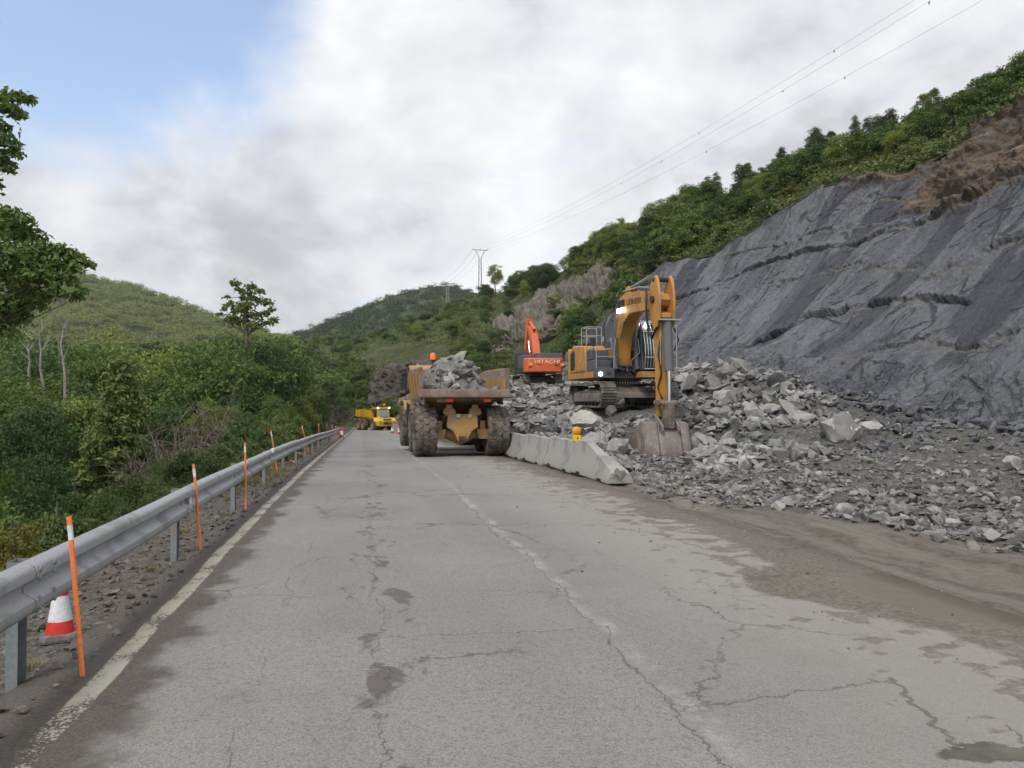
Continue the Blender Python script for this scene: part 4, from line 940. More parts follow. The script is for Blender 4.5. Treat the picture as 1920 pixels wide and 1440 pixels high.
# hoses and pipes
m = MB()
for s in (-.12, 0, .12):
    m.tube([(BX+BW-.1+s*.8, .55, 3.6), (BX+BW-.1+s*.8, .85, 4.22), (BX+BW-.12+s*.8, 1.5, 4.56), (BX+BW-.12+s*.8, 3.2, 4.50), (BX+BW-.12+s*.8, 4.2, 4.34)], .028, 6)
m.build('hydraulic_pipe', 'steel_bar', ex, smooth=60)
m = MB()
for s in (0, .07, .14): m.tube([(BX+.34+s*.4, 4.1, 4.32), (BX+.40+s*.4, 4.30+s, 4.1), (BX+.42+s*.4, 4.30+s, 3.5), (BX+.40+s*.4, 4.42+s, 2.75), (BX+.36+s*.3, 4.70, 2.45), (BX+.26, 5.0, 2.9)], .036, 6)
m.tube([(BX-.3, 5.1, 2.8), (BX-.42, 5.2, 2.4), (BX-.3, 5.1, 2.0)], .03, 6)
m.tube([(BX+.30, .35, 4.0), (BX+.55, .45, 3.7), (BX+.72, .4, 3.2), (BX+.66, .5, 2.6)], .028, 6)
m.tube([(BX+.05, 1.5, 4.5), (BX+.05, 1.3, 4.85), (BX+.05, 1.7, 4.98), (BX+.05, 2.1, 4.8)], .04, 6)
m.build('hydraulic_hose', 'letter_black', ex, smooth=60)
m = MB()
for s in (-1, 1): m.tube([(BX+s*.49, 1.2, 2.7), (BX+s*.52, 1.25, 2.15), (BX+s*.2, 1.15, 1.85), (BX+s*.22, 1.1, 1.65)], .022, 6)
m.tube([(BX+.24, 5.16, 2.6), (BX+.24, 5.16, 1.5)], .018, 6); m.tube([(BX-.24, 5.42, 2.9), (BX-.24, 5.44, 1.4)], .018, 6); m.build('grease_line', 'steel_bar', ex, smooth=60)
m = MB(); m.tube([(BX+.2, 5.05, 2.4), (BX+.3, 5.1, 1.9), (BX+.18, 5.08, 1.2), (BX+.28, 5.0, .7), (BX+.1, 5.0, .3)], .03, 6); m.build('bucket_hose', 'letter_black', ex, smooth=60)
for y in (1.15, 1.62):
    m = MB(); m.b2(BX+BW+.004, BX+BW+.10, y-.10, y+.10, 3.95, 4.22); m.build('lamp_bracket', 'dark_metal', bo)
    m = MB(); m.b2(BX+BW+.02, BX+BW+.14, y+.02, y+.13, 3.72, 3.90); m.build('boom_lamp', 'lit_lamp', bo, bevel=.02)

# -- the orange excavator behind
p = at(1006, 724, 65.5)
hz_ = gz(p.x, p.y)+.02
hi = empty('excavator', (p.x, p.y, hz_), cam_heading(1, -.20), 'orange crawler excavator seen from behind on the rubble, boom raised', 'excavator', 'crawler excavators at the cut')
crawler(hi, 1.35, 4.6, 1.0, .6, 40)
OR = 'hitachi_orange'
m = MB(); m.prism([(-1.62, -2.1), (1.62, -2.1), (1.62, -2.75), (1.35, -3.1), (.7, -3.22), (-.7, -3.22), (-1.35, -3.1), (-1.62, -2.75)], 'z', 1.12, 2.28); cwt = m.build('counterweight', OR, hi, bevel=.10)
lt = text_mesh('HITACHI', .40); lt.materials.append(MATS['letter_white'])
o = link('lettering', lt, cwt); o.matrix_local = Matrix.Translation((.12, -3.232, 1.98)) @ Matrix.Rotation(math.pi/2, 4, 'X') @ Matrix.Diagonal((1.35, 1, 1, 1))
for x in (-1.22, 1.40):
    m = MB(); m.b2(x-.15, x+.15, -3.20 if x < 0 else -3.10, -2.9, 1.66, 1.86); rf = m.build('reflector', 'amber_reflector', cwt)
    m = MB(); m.b2(x-.12, x+.12, -3.19 if x < 0 else -3.09, -2.9, 1.54, 1.64); m.build('tail_light', 'red_lens', cwt)
m = MB()
for x in (-.5, .9): m.b2(x-.18, x+.18, -3.24, -3.2, 1.72, 1.76)
m.build('lifting_slot', 'dark_metal', cwt)
m = MB(); m.b2(-1.58, 1.58, -2.1, 1.4, 1.14, 1.5); m.build('deck', 'dark_metal', hi, bevel=.03)
m = MB(); m.b2(-1.58, -.7, -2.3, .2, 1.5, 2.55); m.b2(-.65, 1.58, -2.6, -.3, 1.5, 2.72); m.b2(.75, 1.58, -.3, 1.3, 1.5, 2.3); m.build('engine_cover', 'graphite_paint', hi, bevel=.06)
m = MB(); m.loft([[(-1.58, .25, 1.5), (-.55, .25, 1.5), (-.60, .25, 2.95), (-1.55, .25, 2.95)], [(-1.58, 1.9, 1.5), (-.55, 1.9, 1.5), (-.60, 1.7, 2.95), (-1.55, 1.7, 2.95)]]); cb = m.build('cab', 'dark_metal', hi, bevel=.06)
m = MB(); m.add([(-1.45, .238, 2.0), (-.7, .238, 2.0), (-.7, .238, 2.85), (-1.45, .238, 2.85)], [(0, 1, 2, 3)]); m.build('rear_window', 'dark_glass', cb)
m = MB()
for (x, y) in ((-1.5, -2.2), (-.9, -2.2), (1.5, -2.5), (1.5, -.4)): m.tube([(x, y, 2.5), (x, y, 3.0)], .025)
m.tube([(-1.5, -2.2, 3.0), (-.9, -2.2, 3.0)], .025); m.tube([(1.5, -2.5, 3.0), (1.5, -.4, 3.0)], .025); m.cyl((.9, -1.4, 2.7), (.9, -1.4, 3.05), .09); m.build('hand_rail', 'dark_metal', hi)
hb = [(.2, 1.7), (.2, 2.1), (.7, 3.4), (1.5, 4.7), (2.4, 5.35), (3.6, 5.55), (3.7, 5.3), (2.9, 4.9), (2.1, 4.2), (1.4, 3.0), (.9, 1.9), (.7, 1.6)]
bo2 = plate(hb, -.15, .45).build('boom', OR, hi, bevel=.03)
for s in (-1, 1): ram(hi, 'boom_cylinder', (.15+s*.45, 1.3, 1.4), (.15+s*.45, 1.3, 3.0), (.15+s*.45, 1.75, 4.0), .12, .06, OR)
ram(hi, 'arm_cylinder', (.15, 1.4, 4.95), (.15, 2.9, 5.75), (.15, 3.6, 6.0), .13, .07, OR)
plate([(3.2, 6.1), (3.7, 6.15), (4.1, 5.2), (4.6, 3.2), (4.8, 1.4), (4.5, 1.4), (3.9, 3.6), (3.3, 5.2)], -.1, .4).build('arm', OR, hi, bevel=.03)
ram(hi, 'bucket_cylinder', (.15, 3.95, 5.75), (.15, 4.75, 3.6), (.15, 5.0, 2.2), .13, .07, OR)
m = MB(); m.prism([(4.4, 1.5), (5.0, 1.6), (5.5, 1.1), (5.4, .4), (4.8, .15), (4.1, .3)], 'x', -.6, .9); m.build('bucket', 'bucket_steel', hi, bevel=.03)
# ------------------------------------------------------------------ crash barrier
RAILX = -1.95; POST0 = 5.12; NB = 16
gr_ = empty('guardrail', (RAILX, POST0, 0), 0, 'long galvanised steel crash barrier along the left edge of the road', 'guardrail')
wp = [(0, .44), (.06, .455), (.082, .49), (.078, .53), (.012, .572), (.006, .595), (.012, .618), (.078, .66), (.082, .70), (.06, .735), (0, .75)]
wp = wp + [(x-.005, z) for x, z in wp][::-1]
base_z = lambda y: float(zr(y))-.02
def bow(y): return float(.03*vnoise(np.array([y*.13]), 4.2)[0])
for k in range(-2, NB-1):
    m = MB(); y0 = POST0+4*k; loops = []
    for i in range(9):
        y = y0-.16+(4.32)*i/8; off = .006*(i == 0)
        loops.append([(x+off+bow(y), y-POST0, z+base_z(y)+.012*vnoise(np.array([y*.4]), 1.1)[0]) for x, z in wp])
    m.loft(loops); bm_ = m.build('rail_beam', 'galvanised', gr_, smooth=50)
    if k < 6:
        m = MB()
        for dy in (-.11, .11):
            for z, x in ((.705, .082), (.485, .084), (.655, .078), (.535, .078)):
                yy = y0+dy; m.lathe([(0, .02), (.008, .018), (.012, .008), (.012, .001)], (x+bow(yy), yy-POST0, z+base_z(yy)), 'x', 8)
        m.build('beam_bolt', 'post_steel', bm_)
    m = MB(); yb = y0; zb = base_z(yb); x0 = bow(yb)
    m.b2(x0-.115, x0-.11, yb-POST0-.06, yb-POST0+.06, zb-.35, zb+.74); m.b2(x0-.115, x0-.05, yb-POST0-.065, yb-POST0-.06, zb-.35, zb+.74); m.b2(x0-.115, x0-.05, yb-POST0+.06, yb-POST0+.065, zb-.35, zb+.74)
    m.build('post', 'post_steel', gr_)
    m = MB(); m.prism([(x0-.05, .46), (x0-.004, .50), (x0-.004, .69), (x0-.05, .73)], 'y', yb-POST0-.05, yb-POST0+.05)
    m.v = [(x, y, z+zb) for x, y, z in m.v]; m.build('spacer', 'post_steel', gr_)
    if k in (1, 3, 5, 7, 9):
        m = MB(); m.prism([(-.05, .55), (.05, .55), (.05, .64), (-.05, .64)], 'x', .02, .028); m.v = [(x+.03+x0, y+yb-POST0+.1, z+zb) for x, y, z in m.v]; m.build('rail_reflector', 'white_reflective', gr_)
m = MB(); m.prism([(-.05, .70), (.09, .72), (.09, .79), (-.05, .78)], 'x', 0, .05); m.v = [(x+.05, y+4*3, z+base_z(POST0+12)) for x, y, z in m.v]; m.build('rail_reflector', 'white_reflective', gr_)

# ------------------------------------------------------------------ orange marker stakes
STK = [((165, 1275), (132, 968), 'nearest orange marker stake, leaning on the crash barrier beside the traffic cone'),
       ((381, 1035), (364, 870), 'second orange marker stake from the camera along the crash barrier'),
       ((463, 957), (460, 830), 'third orange marker stake from the camera, standing almost upright'),
       ((523, 889), (508, 806), 'fourth orange marker stake from the camera, leaning left'),
       ((580, 847), (566, 797), 'fifth orange marker stake from the camera, leaning most to the left'),
       ((598, 837), (598, 793), 'sixth orange marker stake from the camera, upright beside a grass tuft'),
       ((614, 829), (613, 793), None), ((624, 825), (623, 796), None), ((631, 822), (630, 797), None), ((635, 820), (634, 798), None), ((639, 818), (638, 799), None), ((645, 818), (645, 800), None)]
def depth_at(py, dz=0.):
    D = 10.
    for _ in range(40): D = F_PX*(CAM_H-(float(zr(D*.98))+dz))/(py-750)
    return D
def stake(a, b, label, grp):
    m = MB(); d = b-a; s = empty('marker_stake', a, 0, label, 'marker stake', grp)
    m.tube([Vector((0, 0, -.1)), d*.86], .0155, 8); m.build('pole', 'orange_plastic', s, smooth=40)
    m = MB(); m.tube([d*.86, d*.95], .016, 8); m.build('reflective_band', 'white_reflective', s, smooth=40)
    m = MB(); m.tube([d*.95, d], .0155, 8); m.build('tip', 'orange_plastic', s, smooth=40)
    return s
ORD = ['seventh', 'eighth', 'ninth', 'tenth', 'eleventh', 'farthest']
for a, b, lab in STK:
    D = depth_at(a[1], -.04); pa = at(*a, D); pb = at(*b, D)
    pa.x = min(pa.x, -1.62)
    stake(pa, pa+(pb-at(*a, D)), lab or ORD.pop(0)+' orange marker stake counted from the camera, small and distant', 'orange marker stakes along the crash barrier')
for (a, b, lab) in (((540, 858), (553, 866), 'nearer of two fallen orange stakes lying under the crash barrier'), ((558, 845), (572, 852), 'farther of two fallen orange stakes lying under the crash barrier')):
    D = depth_at(b[1]); pa, pb = at(*a, D+1.2), at(*b, D)
    pa.z = pb.z = float(zr(pb.y))+.02; pa.z += .10
    stake(pa, pb, lab, 'orange marker stakes along the crash barrier')

# ------------------------------------------------------------------ traffic cones
def cone(loc, s, label, tilt=0.):
    c_ = empty('traffic_cone', loc, R(20), label, 'traffic cone', 'traffic cones'); c_.scale = (s, s, s); c_.rotation_euler.x = tilt
    m = MB(); m.loft([[(x*k, y*k, z) for x, y in ((-.14, -.10), (-.10, -.14), (.10, -.14), (.14, -.10), (.14, .10), (.10, .14), (-.10, .14), (-.14, .10))] for k, z in ((1, 0), (1.02, .02), (.95, .05), (.78, .055))]); m.build('base', 'cone_rubber', c_)
    rr = lambda z: .105-(z-.05)*.165
    for nm, z0, z1, mt in (('lower_band', .05, .15, 'cone_red'), ('reflective_sleeve', .15, .345, 'white_reflective'), ('upper_band', .345, .49, 'cone_red')):
        m = MB(); m.lathe([(z0, rr(z0)), (z1, rr(z1))]+([(z1+.005, .001)] if z1 > .45 else []), (0, 0, 0), 'z', 20); m.build(nm, mt, c_, smooth=50)
    return c_
p = at(118, 1203, 5.72); cone((p.x, p.y, gz(p.x, p.y)), .92, 'red and white traffic cone behind the near end of the crash barrier', R(-3))
p = at(736, 811, 84); cone((p.x, p.y, gz(p.x, p.y)+.02), 1.9, 'tiny red and white cone right of the distant dump truck, nearer to it')
p = at(749, 814, 78); cone((p.x, p.y, gz(p.x, p.y)+.02), 1.9, 'tiny red and white cone by the front wheel of the loaded truck')
p = at(641, 820, 62); cone((p.x, p.y, gz(p.x, p.y)+.02), 1.7, 'tiny red and white cone among the farthest marker stakes')
p = at(742, 812, 82); sg = empty('road_sign', (p.x, p.y, gz(p.x, p.y)), 0, 'round sign on a thin post, seen from behind, between two tiny cones', 'road sign')
m = MB(); m.tube([(0, 0, 0), (0, 0, .9)], .03, 6); m.build('post', 'galvanised', sg)
m = MB(); m.cyl((0, -.02, .75), (0, .02, .75), .36, n=20); m.build('sign_plate', 'galvanised', sg)

# ------------------------------------------------------------------ concrete barriers
def njw(z): return float(np.interp(z, [0, .08, .33, .80], [.30, .30, .165, .085]))
def njloop(y, h, dx=0.):
    zs = [0, .08, min(.33, h*.62), h]; h_ = [njw(0), njw(.08), njw(min(.33, h*.62)), njw(h)]
    L = [(-w_+dx, y, z) for w_, z in zip(h_, zs)]; Rr = [(w_+dx, y, z) for w_, z in zip(h_, zs)][::-1]
    return L+Rr
BL = 2.94
labs = ['tapered concrete barrier end piece nearest the camera', 'concrete barrier with the amber lamp, next to the tapered end piece', 'third concrete barrier from the tapered end', 'concrete barrier next to the rear tyre of the loaded truck', 'concrete barrier behind the rear tyre of the loaded truck']
b0 = Vector((5.42, 15.85)); bdir = Vector((-.006, 1)).normalized()
BARR = []
for i, lab in enumerate(labs):
    q = b0+bdir*(3.02*i); rz = -math.atan2(bdir.x, bdir.y)+R(random.uniform(-.8, .8))
    o = empty('concrete_barrier', (q.x+random.uniform(-.02, .02), q.y, float(zr(q.y))-.02), rz, lab, 'barrier', 'concrete barriers along the quarry edge')
    m = MB()
    if i == 0: m.loft([njloop(y, h) for y, h in ((0, .24), (.08, .30), (1.2, .56), (2.15, .79), (2.3, .80), (BL, .80))])
    else: m.loft([njloop(y, .80) for y in (0, .02, 1.0, 1.98, BL)])
    m.build('body', 'concrete', o, bevel=.018)
    for yy in (.55, 2.2):
        m = MB(); m.b2(-.32, .32, yy-.13, yy+.13, -.005, .075); m.build('drain_slot', 'letter_black', o)
    if i:
        m = MB(); m.b2(-.05, .05, -.04, 0.0, .12, .62); m.build('coupling', 'rust_steel', o)
    BARR.append(o)
q = b0+bdir*3.35
lp = empty('warning_lamp', (q.x, q.y, float(zr(q.y))+.775), R(8), 'amber warning lamp on a yellow battery box on top of a barrier', 'warning lamp')
m = MB(); m.b2(-.10, .10, -.06, .06, 0, .155); bx_ = m.build('battery_box', 'lamp_yellow', lp, bevel=.012)
m = MB(); m.b2(-.02, .02, -.063, -.061, .06, .10); m.build('switch_mark', 'letter_black', bx_)
m = MB(); m.lathe([(-.065, .001), (-.06, .06), (-.045, .092), (-.02, .10), (.02, .10), (.045, .092), (.06, .06), (.065, .001)], (0, 0, .265), 'y', 22); m.build('lens', 'amber_lens', lp, smooth=50)
m = MB(); m.lathe([(-.022, .100), (-.022, .112), (.022, .112), (.022, .100)], (0, 0, .265), 'y', 22); m.b2(-.03, .03, -.02, .02, .15, .175); m.build('lens_ring', 'lamp_yellow', lp)
# ------------------------------------------------------------------ rocks
def boulder_mesh(seed, flat=.6, sub=2, cuts=11):
    rs = np.random.RandomState(seed)
    bm = bmesh.new(); bmesh.ops.create_icosphere(bm, subdivisions=sub, radius=1.0)
    V = np.array([v.co[:] for v in bm.verts])
    V *= np.array([1.0, rs.uniform(.6, .95), flat*rs.uniform(.75, 1.2)])
    for _ in range(cuts):
        n = rs.normal(size=3); n /= np.linalg.norm(n)
        d = rs.uniform(.38, .72)*np.abs(V @ n).max()
        ov = V @ n-d; V = V-np.where(ov > 0, ov, 0)[:, None]*n
    V += (.035 if sub < 4 else .07)*np.stack([fbm(V[:, 0]*2.2+seed, V[:, 1]*2.2, V[:, 2]*2.2+i*9, 3 if sub < 4 else 5, g=.6) for i in range(3)], 1)
    for v, c in zip(bm.verts, V): v.co = c
    me_ = bpy.data.meshes.new('boulder'); bm.to_mesh(me_); bm.free()
    me_.shade_smooth(); me_.set_sharp_from_angle(angle=R(22))
    return me_
BOUL = [boulder_mesh(100+i, (.45, .6, .75, .35)[i % 4]) for i in range(16)]
for b_ in BOUL: b_.materials.append(MATS['slate_rubble'])
PALE = [boulder_mesh(300+i, .7, 4, 14) for i in range(4)]
for b_ in PALE: b_.materials.append(MATS['pale_boulder'])
def boulder(x, y, z, s, me_, label, grp, flatrot=.5, cat='boulder'):
    o = link('boulder', me_); o.location = (x, y, z); o.scale = (s, s, s)
    o.rotation_euler = (random.uniform(-flatrot, flatrot), random.uniform(-flatrot, flatrot), random.uniform(0, 6.28))
    return tag(o, label, cat, grp)
rng = random.Random(11)
exM = Matrix.Translation((EX_C.x, EX_C.y, EX_Z)) @ Matrix.Rotation(EX_RZ, 4, 'Z'); exI = exM.inverted()
hiI = (Matrix.Translation(hi.location) @ Matrix.Rotation(hi.rotation_euler.z, 4, 'Z')).inverted()
def px_of(x, y):
    D = x*ST+y*CT; return 960+(x*CT-y*ST)/D*F_PX, D
def blocked(x, y, r):
    p_, D_ = px_of(x, y)
    if 1172 < p_ < 1292 and 14 < D_ < 27.2 and r > .12: return True
    l = exI @ Vector((x, y, EX_Z)); l2 = hiI @ Vector((x, y, 0))
    if abs(l.x) < 1.8+r*.8 and abs(l.y) < 2.6+r*1.3: return True
    if abs(l.x-BX) < 1.1+r*.7 and 3.5-r*.7 < l.y < 5.75+r*.7: return True
    return abs(l2.x) < 1.8+r*.6 and abs(l2.y) < 2.6+r*.6
# named single boulders
for (px_, py_, D, s, pale, lab) in [
        (1163, 890, 16.3, .24, 1, 'pale angular boulder touching the tip of the tapered barrier'),
        (1160, 842, 20.6, .52, 1, 'large pale round boulder between the tapered barrier and the bucket'),
        (1148, 768, 28.6, .42, 0, 'round grey boulder just below the left crawler track'),
        (1108, 795, 28.2, .95, 1, 'broad pale slab lying below the left crawler track'),
        (1578, 812, 22.5, .95, 1, 'largest pale boulder half buried in the dark quarry floor'),
        (1632, 818, 22.6, .45, 1, 'smaller pale boulder joined to the largest one on the quarry floor'),
        (1460, 957, 12.4, .19, 1, 'pale angular rock at the edge of the mud, closest to the road'),
        (1345, 922, 14.6, .22, 0, 'grey blocky rock among gravel right of the tapered barrier'),
        (1580, 955, 12.2, .17, 1, 'pale blocky rock among gravel right of the closest pale rock'),
        (1310, 825, 24.5, .55, 1, 'pale boulder pile member just right of the bucket'),
        (1365, 832, 24.0, .60, 0, 'tall grey boulder at the front foot of the rock mound'),
        (1185, 850, 24.5, .38, 0, 'dark upright slab touching the left side of the bucket'),
        (1655, 988, 10.9, .19, 0, 'grey boat shaped rock at the edge of the gravel'),
        (1892, 868, 15.2, .28, 1, 'pale angular rock on the quarry floor at the right edge of the picture')]:
    q = at(px_, py_, D); boulder(q.x, q.y, max(q.z-s*.1, gz(q.x, q.y)+s*.18), s, rng.choice(PALE) if pale else rng.choice(BOUL), lab, 'boulders set apart from the heaps', .35)
def scatter(n, xr_, yr_, smin, smax, pw, label, grp, lift=.35, cond=None):
    k = 0; tries = 0
    while k < n and tries < n*30:
        tries += 1
        x, y = rng.uniform(*xr_), rng.uniform(*yr_); s = smin+(smax-smin)*rng.random()**pw
        if blocked(x, y, s) or (cond and not cond(x, y)): continue
        z = gz(x, y)+s*lift*rng.uniform(.2, 1.0)
        boulder(x, y, z, s, rng.choice(BOUL), label(x, y, s) if callable(label) else label, grp, .75); k += 1
scatter(60, (6.35, 10.6), (17.5, 31), .22, .62, 1.6, lambda x, y, s: ('big' if s > .36 else 'small')+' angular slate block in the heap '+('close behind the concrete barriers' if x < 8 else 'below the left track of the yellow excavator'), 'slate blocks behind the barriers', .5)
scatter(56, (6.3, 13.0), (31, 60), .28, .70, 1.5, lambda x, y, s: ('big' if s > .42 else 'small')+' slate block in the rubble '+('just left of the yellow excavator' if y < 40 else 'in front of the orange excavator' if y < 50 else 'at the foot of the orange excavator'), 'slate blocks between the excavators', .5, lambda x, y: x > 6.3+(y-31)*.05)
scatter(110, (11.6, 18.8), (23.5, 40), .28, .85, 1.5, lambda x, y, s: ('big' if s > .5 else 'small')+' slate block '+('at the front foot' if y < 28 else 'in the middle' if y < 34 else 'near the top')+' of the rock mound right of the yellow excavator', 'slate blocks on the rock mound', .55, lambda x, y: abs(x-14.6-(y-31)*.28) < 2.5+(y-24)*.12)
scatter(46, (6.4, 19), (9, 23), .07, .24, 2.2, lambda x, y, s: 'loose grey rock on the quarry floor '+('near the muddy road edge' if x < 9 else 'in the middle of the open gravel' if x < 14 else 'towards the foot of the rock face'), 'loose rocks on the quarry floor', .3, lambda x, y: x > 6.2+min(1.3, max(0, 13.5-y)*.3))
# load in the hopper
TM = Matrix.Translation(TRUCK_LOC) @ Matrix.Rotation(TRUCK_RZ, 4, 'Z')
def load(lx, ly, lz, s, me_, lab, rot=.6):
    q = TM @ Vector((lx, ly, lz)); boulder(q.x, q.y, q.z, s, me_, lab, 'rocks loaded in the dump truck', rot, 'rock')
load(.02, -.25, 2.95, .58, BOUL[3], 'big dark flat slab facing back on the truck load', .25)
load(.1, .9, 3.45, .55, BOUL[1], 'topmost rock of the truck load')
LL = 'grey broken rock heaped in the hopper of the loaded dump truck'
for k in range(105):
    lx = rng.gauss(-.2, .66); ly = rng.uniform(-.85, 2.6)
    if abs(lx) > 1.2: continue
    top = 2.35+ (1.25*max(0, 1-((lx+.1)/1.25)**2))*float(sstep(ly, -1.1, .6))
    load(lx, ly, rng.uniform(max(2.35, top-.30), top+.05), rng.uniform(.17, .46), rng.choice(BOUL), LL)
ux, uy = np.meshgrid(np.linspace(-1.40, 1.40, 50), np.linspace(-1.0, 4.4, 60), indexing='ij')
uz = 2.28+1.25*np.clip(1-((ux+.15)/1.25)**2, 0, 1)*sstep(uy, -1.1, .7)+.10*fbm(ux*2, uy*2, 3, 4); uz[[0, -1]] -= .4
hp = np_mesh('loaded_rubble', np.stack([ux, uy, uz], -1).reshape(-1, 3), grid_faces(50, 60)); ho = link('loaded_rubble', hp, None, MATS['gravel_stone'])
ho.location = TRUCK_LOC; ho.rotation_euler = (0, 0, TRUCK_RZ); tag(ho, 'fine crushed rock heaped under the boulders in the truck hopper', 'rubble', kind='stuff')
# loose fill: thousands of small stones
def hull_rock(rs):
    P = rs.normal(size=(11, 3)); P /= np.linalg.norm(P, axis=1, keepdims=True); P *= rs.uniform(.75, 1.1, (11, 1)); P *= np.array([1, rs.uniform(.55, .9), rs.uniform(.3, .75)])
    bm = bmesh.new(); [bm.verts.new(p_) for p_ in P]; r = bmesh.ops.convex_hull(bm, input=bm.verts)
    bmesh.ops.delete(bm, geom=[v for v in bm.verts if not v.link_faces], context='VERTS'); bm.verts.index_update()
    V = np.array([v.co[:] for v in bm.verts]); F_ = np.array([[v.index for v in f.verts] for f in bm.faces]); bm.free(); return V, F_
HR = [hull_rock(np.random.RandomState(500+i)) for i in range(24)]
def stones(name, xy, size, mat, label, cat, rs, lift=.25, zf=ground, tilt=.6):
    Vs, Fs, b = [], [], 0
    z = zf(xy[:, 0], xy[:, 1])
    for i in range(len(xy)):
        V, F_ = HR[rs.randint(24)]; a, t1, t2 = rs.uniform(0, 6.28), rs.uniform(-tilt, tilt), rs.uniform(-tilt, tilt)
        M_ = np.array(Matrix.Rotation(a, 3, 'Z') @ Matrix.Rotation(t1, 3, 'X') @ Matrix.Rotation(t2, 3, 'Y'))
        Vs.append((V*size[i]) @ M_.T+np.array([xy[i, 0], xy[i, 1], z[i]+size[i]*lift])); Fs.append(F_+b); b += len(V)
    o = link(name, np_mesh(name, np.concatenate(Vs), np.concatenate(Fs), False), None, MATS[mat]); tag(o, label, cat, kind='stuff'); return o
rs = np.random.RandomState(77)
def pts(n, xr_, yr_, cond, r=.3):
    out = []
    while len(out) < n:
        x, y = rs.uniform(*xr_), rs.uniform(*yr_)
        if cond(x, y) and not blocked(x, y, r*.3): out.append((x, y))
    return np.array(out)
a1 = pts(1500, (6.1, 10.8), (16.5, 32), lambda x, y: True, .5); a2 = pts(2000, (6.0, 22), (31, 62), lambda x, y: x > 6.2+(y-31)*.05 and x < 19+rs.uniform(0, 3)); a3 = pts(1700, (11, 20), (22.5, 41), lambda x, y: abs(x-14.8-(y-31)*.25) < 3.6+(y-24)*.1, .5)
a5 = pts(700, (7, 24), (60, 84), lambda x, y: True)
allp = np.concatenate([a1, a2, a3, a5]); sz = .09+.26*rs.rand(len(allp))**1.8; sz[-700:] *= 1.8
stones('rubble', allp, sz, 'slate_rubble', 'loose broken slate filling the gaps of the rock heaps', 'rubble', rs, .45)
g1 = pts(4000, (5.9, 20), (7.0, 24), lambda x, y: x > 5.85+min(1.3, max(0, 14.5-y)*.30)+rs.normal()*.14 and rs.rand() < .10+math.exp(-(x-6)*.22))
g1b = pts(4200, (5.9, 12.5), (6.5, 19), lambda x, y: x > 5.85+min(1.3, max(0, 14.5-y)*.30)+rs.normal()*.14 and rs.rand() < math.exp(-(x-5.85-min(1.3, max(0, 14.5-y)*.30))*.45))
g2 = pts(900, (5.2, 6.6), (12, 34), lambda x, y: rs.rand() < .9 and x > 5.4)
t1_ = toe_f(rs.uniform(1050, 2100, 1500)); ok = [p_ for p_ in t1_ if not blocked(p_[0]-.8, p_[1], .3)]
tp_ = np.array([(p_[0]-abs(rs.normal())*.9+.5*rs.rand(), p_[1]+rs.normal()*.3) for p_ in ok]); stones('toe_rubble', tp_, .06+.34*rs.rand(len(tp_))**2.6, 'outcrop_slate', 'broken plates fallen along the foot of the rock face', 'rubble', rs, .35)
g3 = pts(3000, (12, 23), (17, 40), lambda x, y: True)
stones('talus', g3, .02+.20*rs.rand(len(g3))**3, 'outcrop_slate', 'dark fine slate debris banked below the rock face', 'gravel', rs, .3)
allp = np.concatenate([g1, g1b, g2]); sz = .018+.125*rs.rand(len(allp))**2.9
stones('gravel', allp, sz, 'gravel_stone', 'grey slate gravel and chips spread over the quarry floor', 'gravel', rs, .3)
v1 = pts(5200, (-4.4, -1.72), (1.5, 26), lambda x, y: rs.rand() < 1.2-.03*y)
sz = .008+.055*rs.rand(len(v1))**3.4
stones('verge_gravel', v1, sz, 'verge_stone', 'small brown grey stones on the verge under the crash barrier', 'gravel', rs, .3, lambda x, y: np.where(x > -1.95, zr(y), ground(x, y)))
m1 = pts(260, (1.5, 5.2), (3.5, 22), lambda x, y: rs.rand() < (x-1.4)/3.8); sz = .006+.02*rs.rand(len(m1))**2.5
stones('road_grit', m1, sz, 'gravel_stone', 'small stones and clods dropped on the right half of the road', 'grit', rs, .3, lambda x, y: zr(y)+.002)
# ------------------------------------------------------------------ vegetation
def leaf_quads(Cn, Nn, size, rs, asp=.55):
    n = len(Cn); T = rs.normal(size=(n, 3)); T -= (T*Nn).sum(1, keepdims=True)*Nn; T /= np.linalg.norm(T, axis=1, keepdims=True)+1e-9
    B_ = np.cross(Nn, T); s = (size*rs.uniform(.65, 1.3, n))[:, None]
    V = np.stack([Cn-T*s*.5, Cn+B_*s*asp*.5+Nn*s*.10, Cn+T*s*.5-Nn*s*.08, Cn-B_*s*asp*.5+Nn*s*.10], 1).reshape(-1, 3)
    return V, np.arange(4*n).reshape(n, 4)
def cluster_leaves(cl, per, size, rs, up=.35, asp=.55, squash=.8):
    Cs, Ns = [], []
    for c, r in cl:
        n = max(4, int(per*(r/np.mean([q[1] for q in cl]))**1.6))
        d = rs.normal(size=(n, 3)); d /= np.linalg.norm(d, axis=1, keepdims=True); d[:, 2] = np.where(d[:, 2] < -.35, -d[:, 2]*.6, d[:, 2])
        rad = r*rs.uniform(.25, 1.12, (n, 1))**.6
        lump = 1+.35*fbm(d[:, 0]*2.2+c[0], d[:, 1]*2.2+c[1], d[:, 2]*2.2+c[2], 2)[:, None]
        Cs.append(np.asarray(c)+d*rad*lump*np.array([1, 1, squash])); nn = d*.6+rs.normal(size=(n, 3))*.55; nn[:, 2] += up
        Ns.append(nn/np.linalg.norm(nn, axis=1, keepdims=True))
    return leaf_quads(np.concatenate(Cs), np.concatenate(Ns), size, rs, asp)
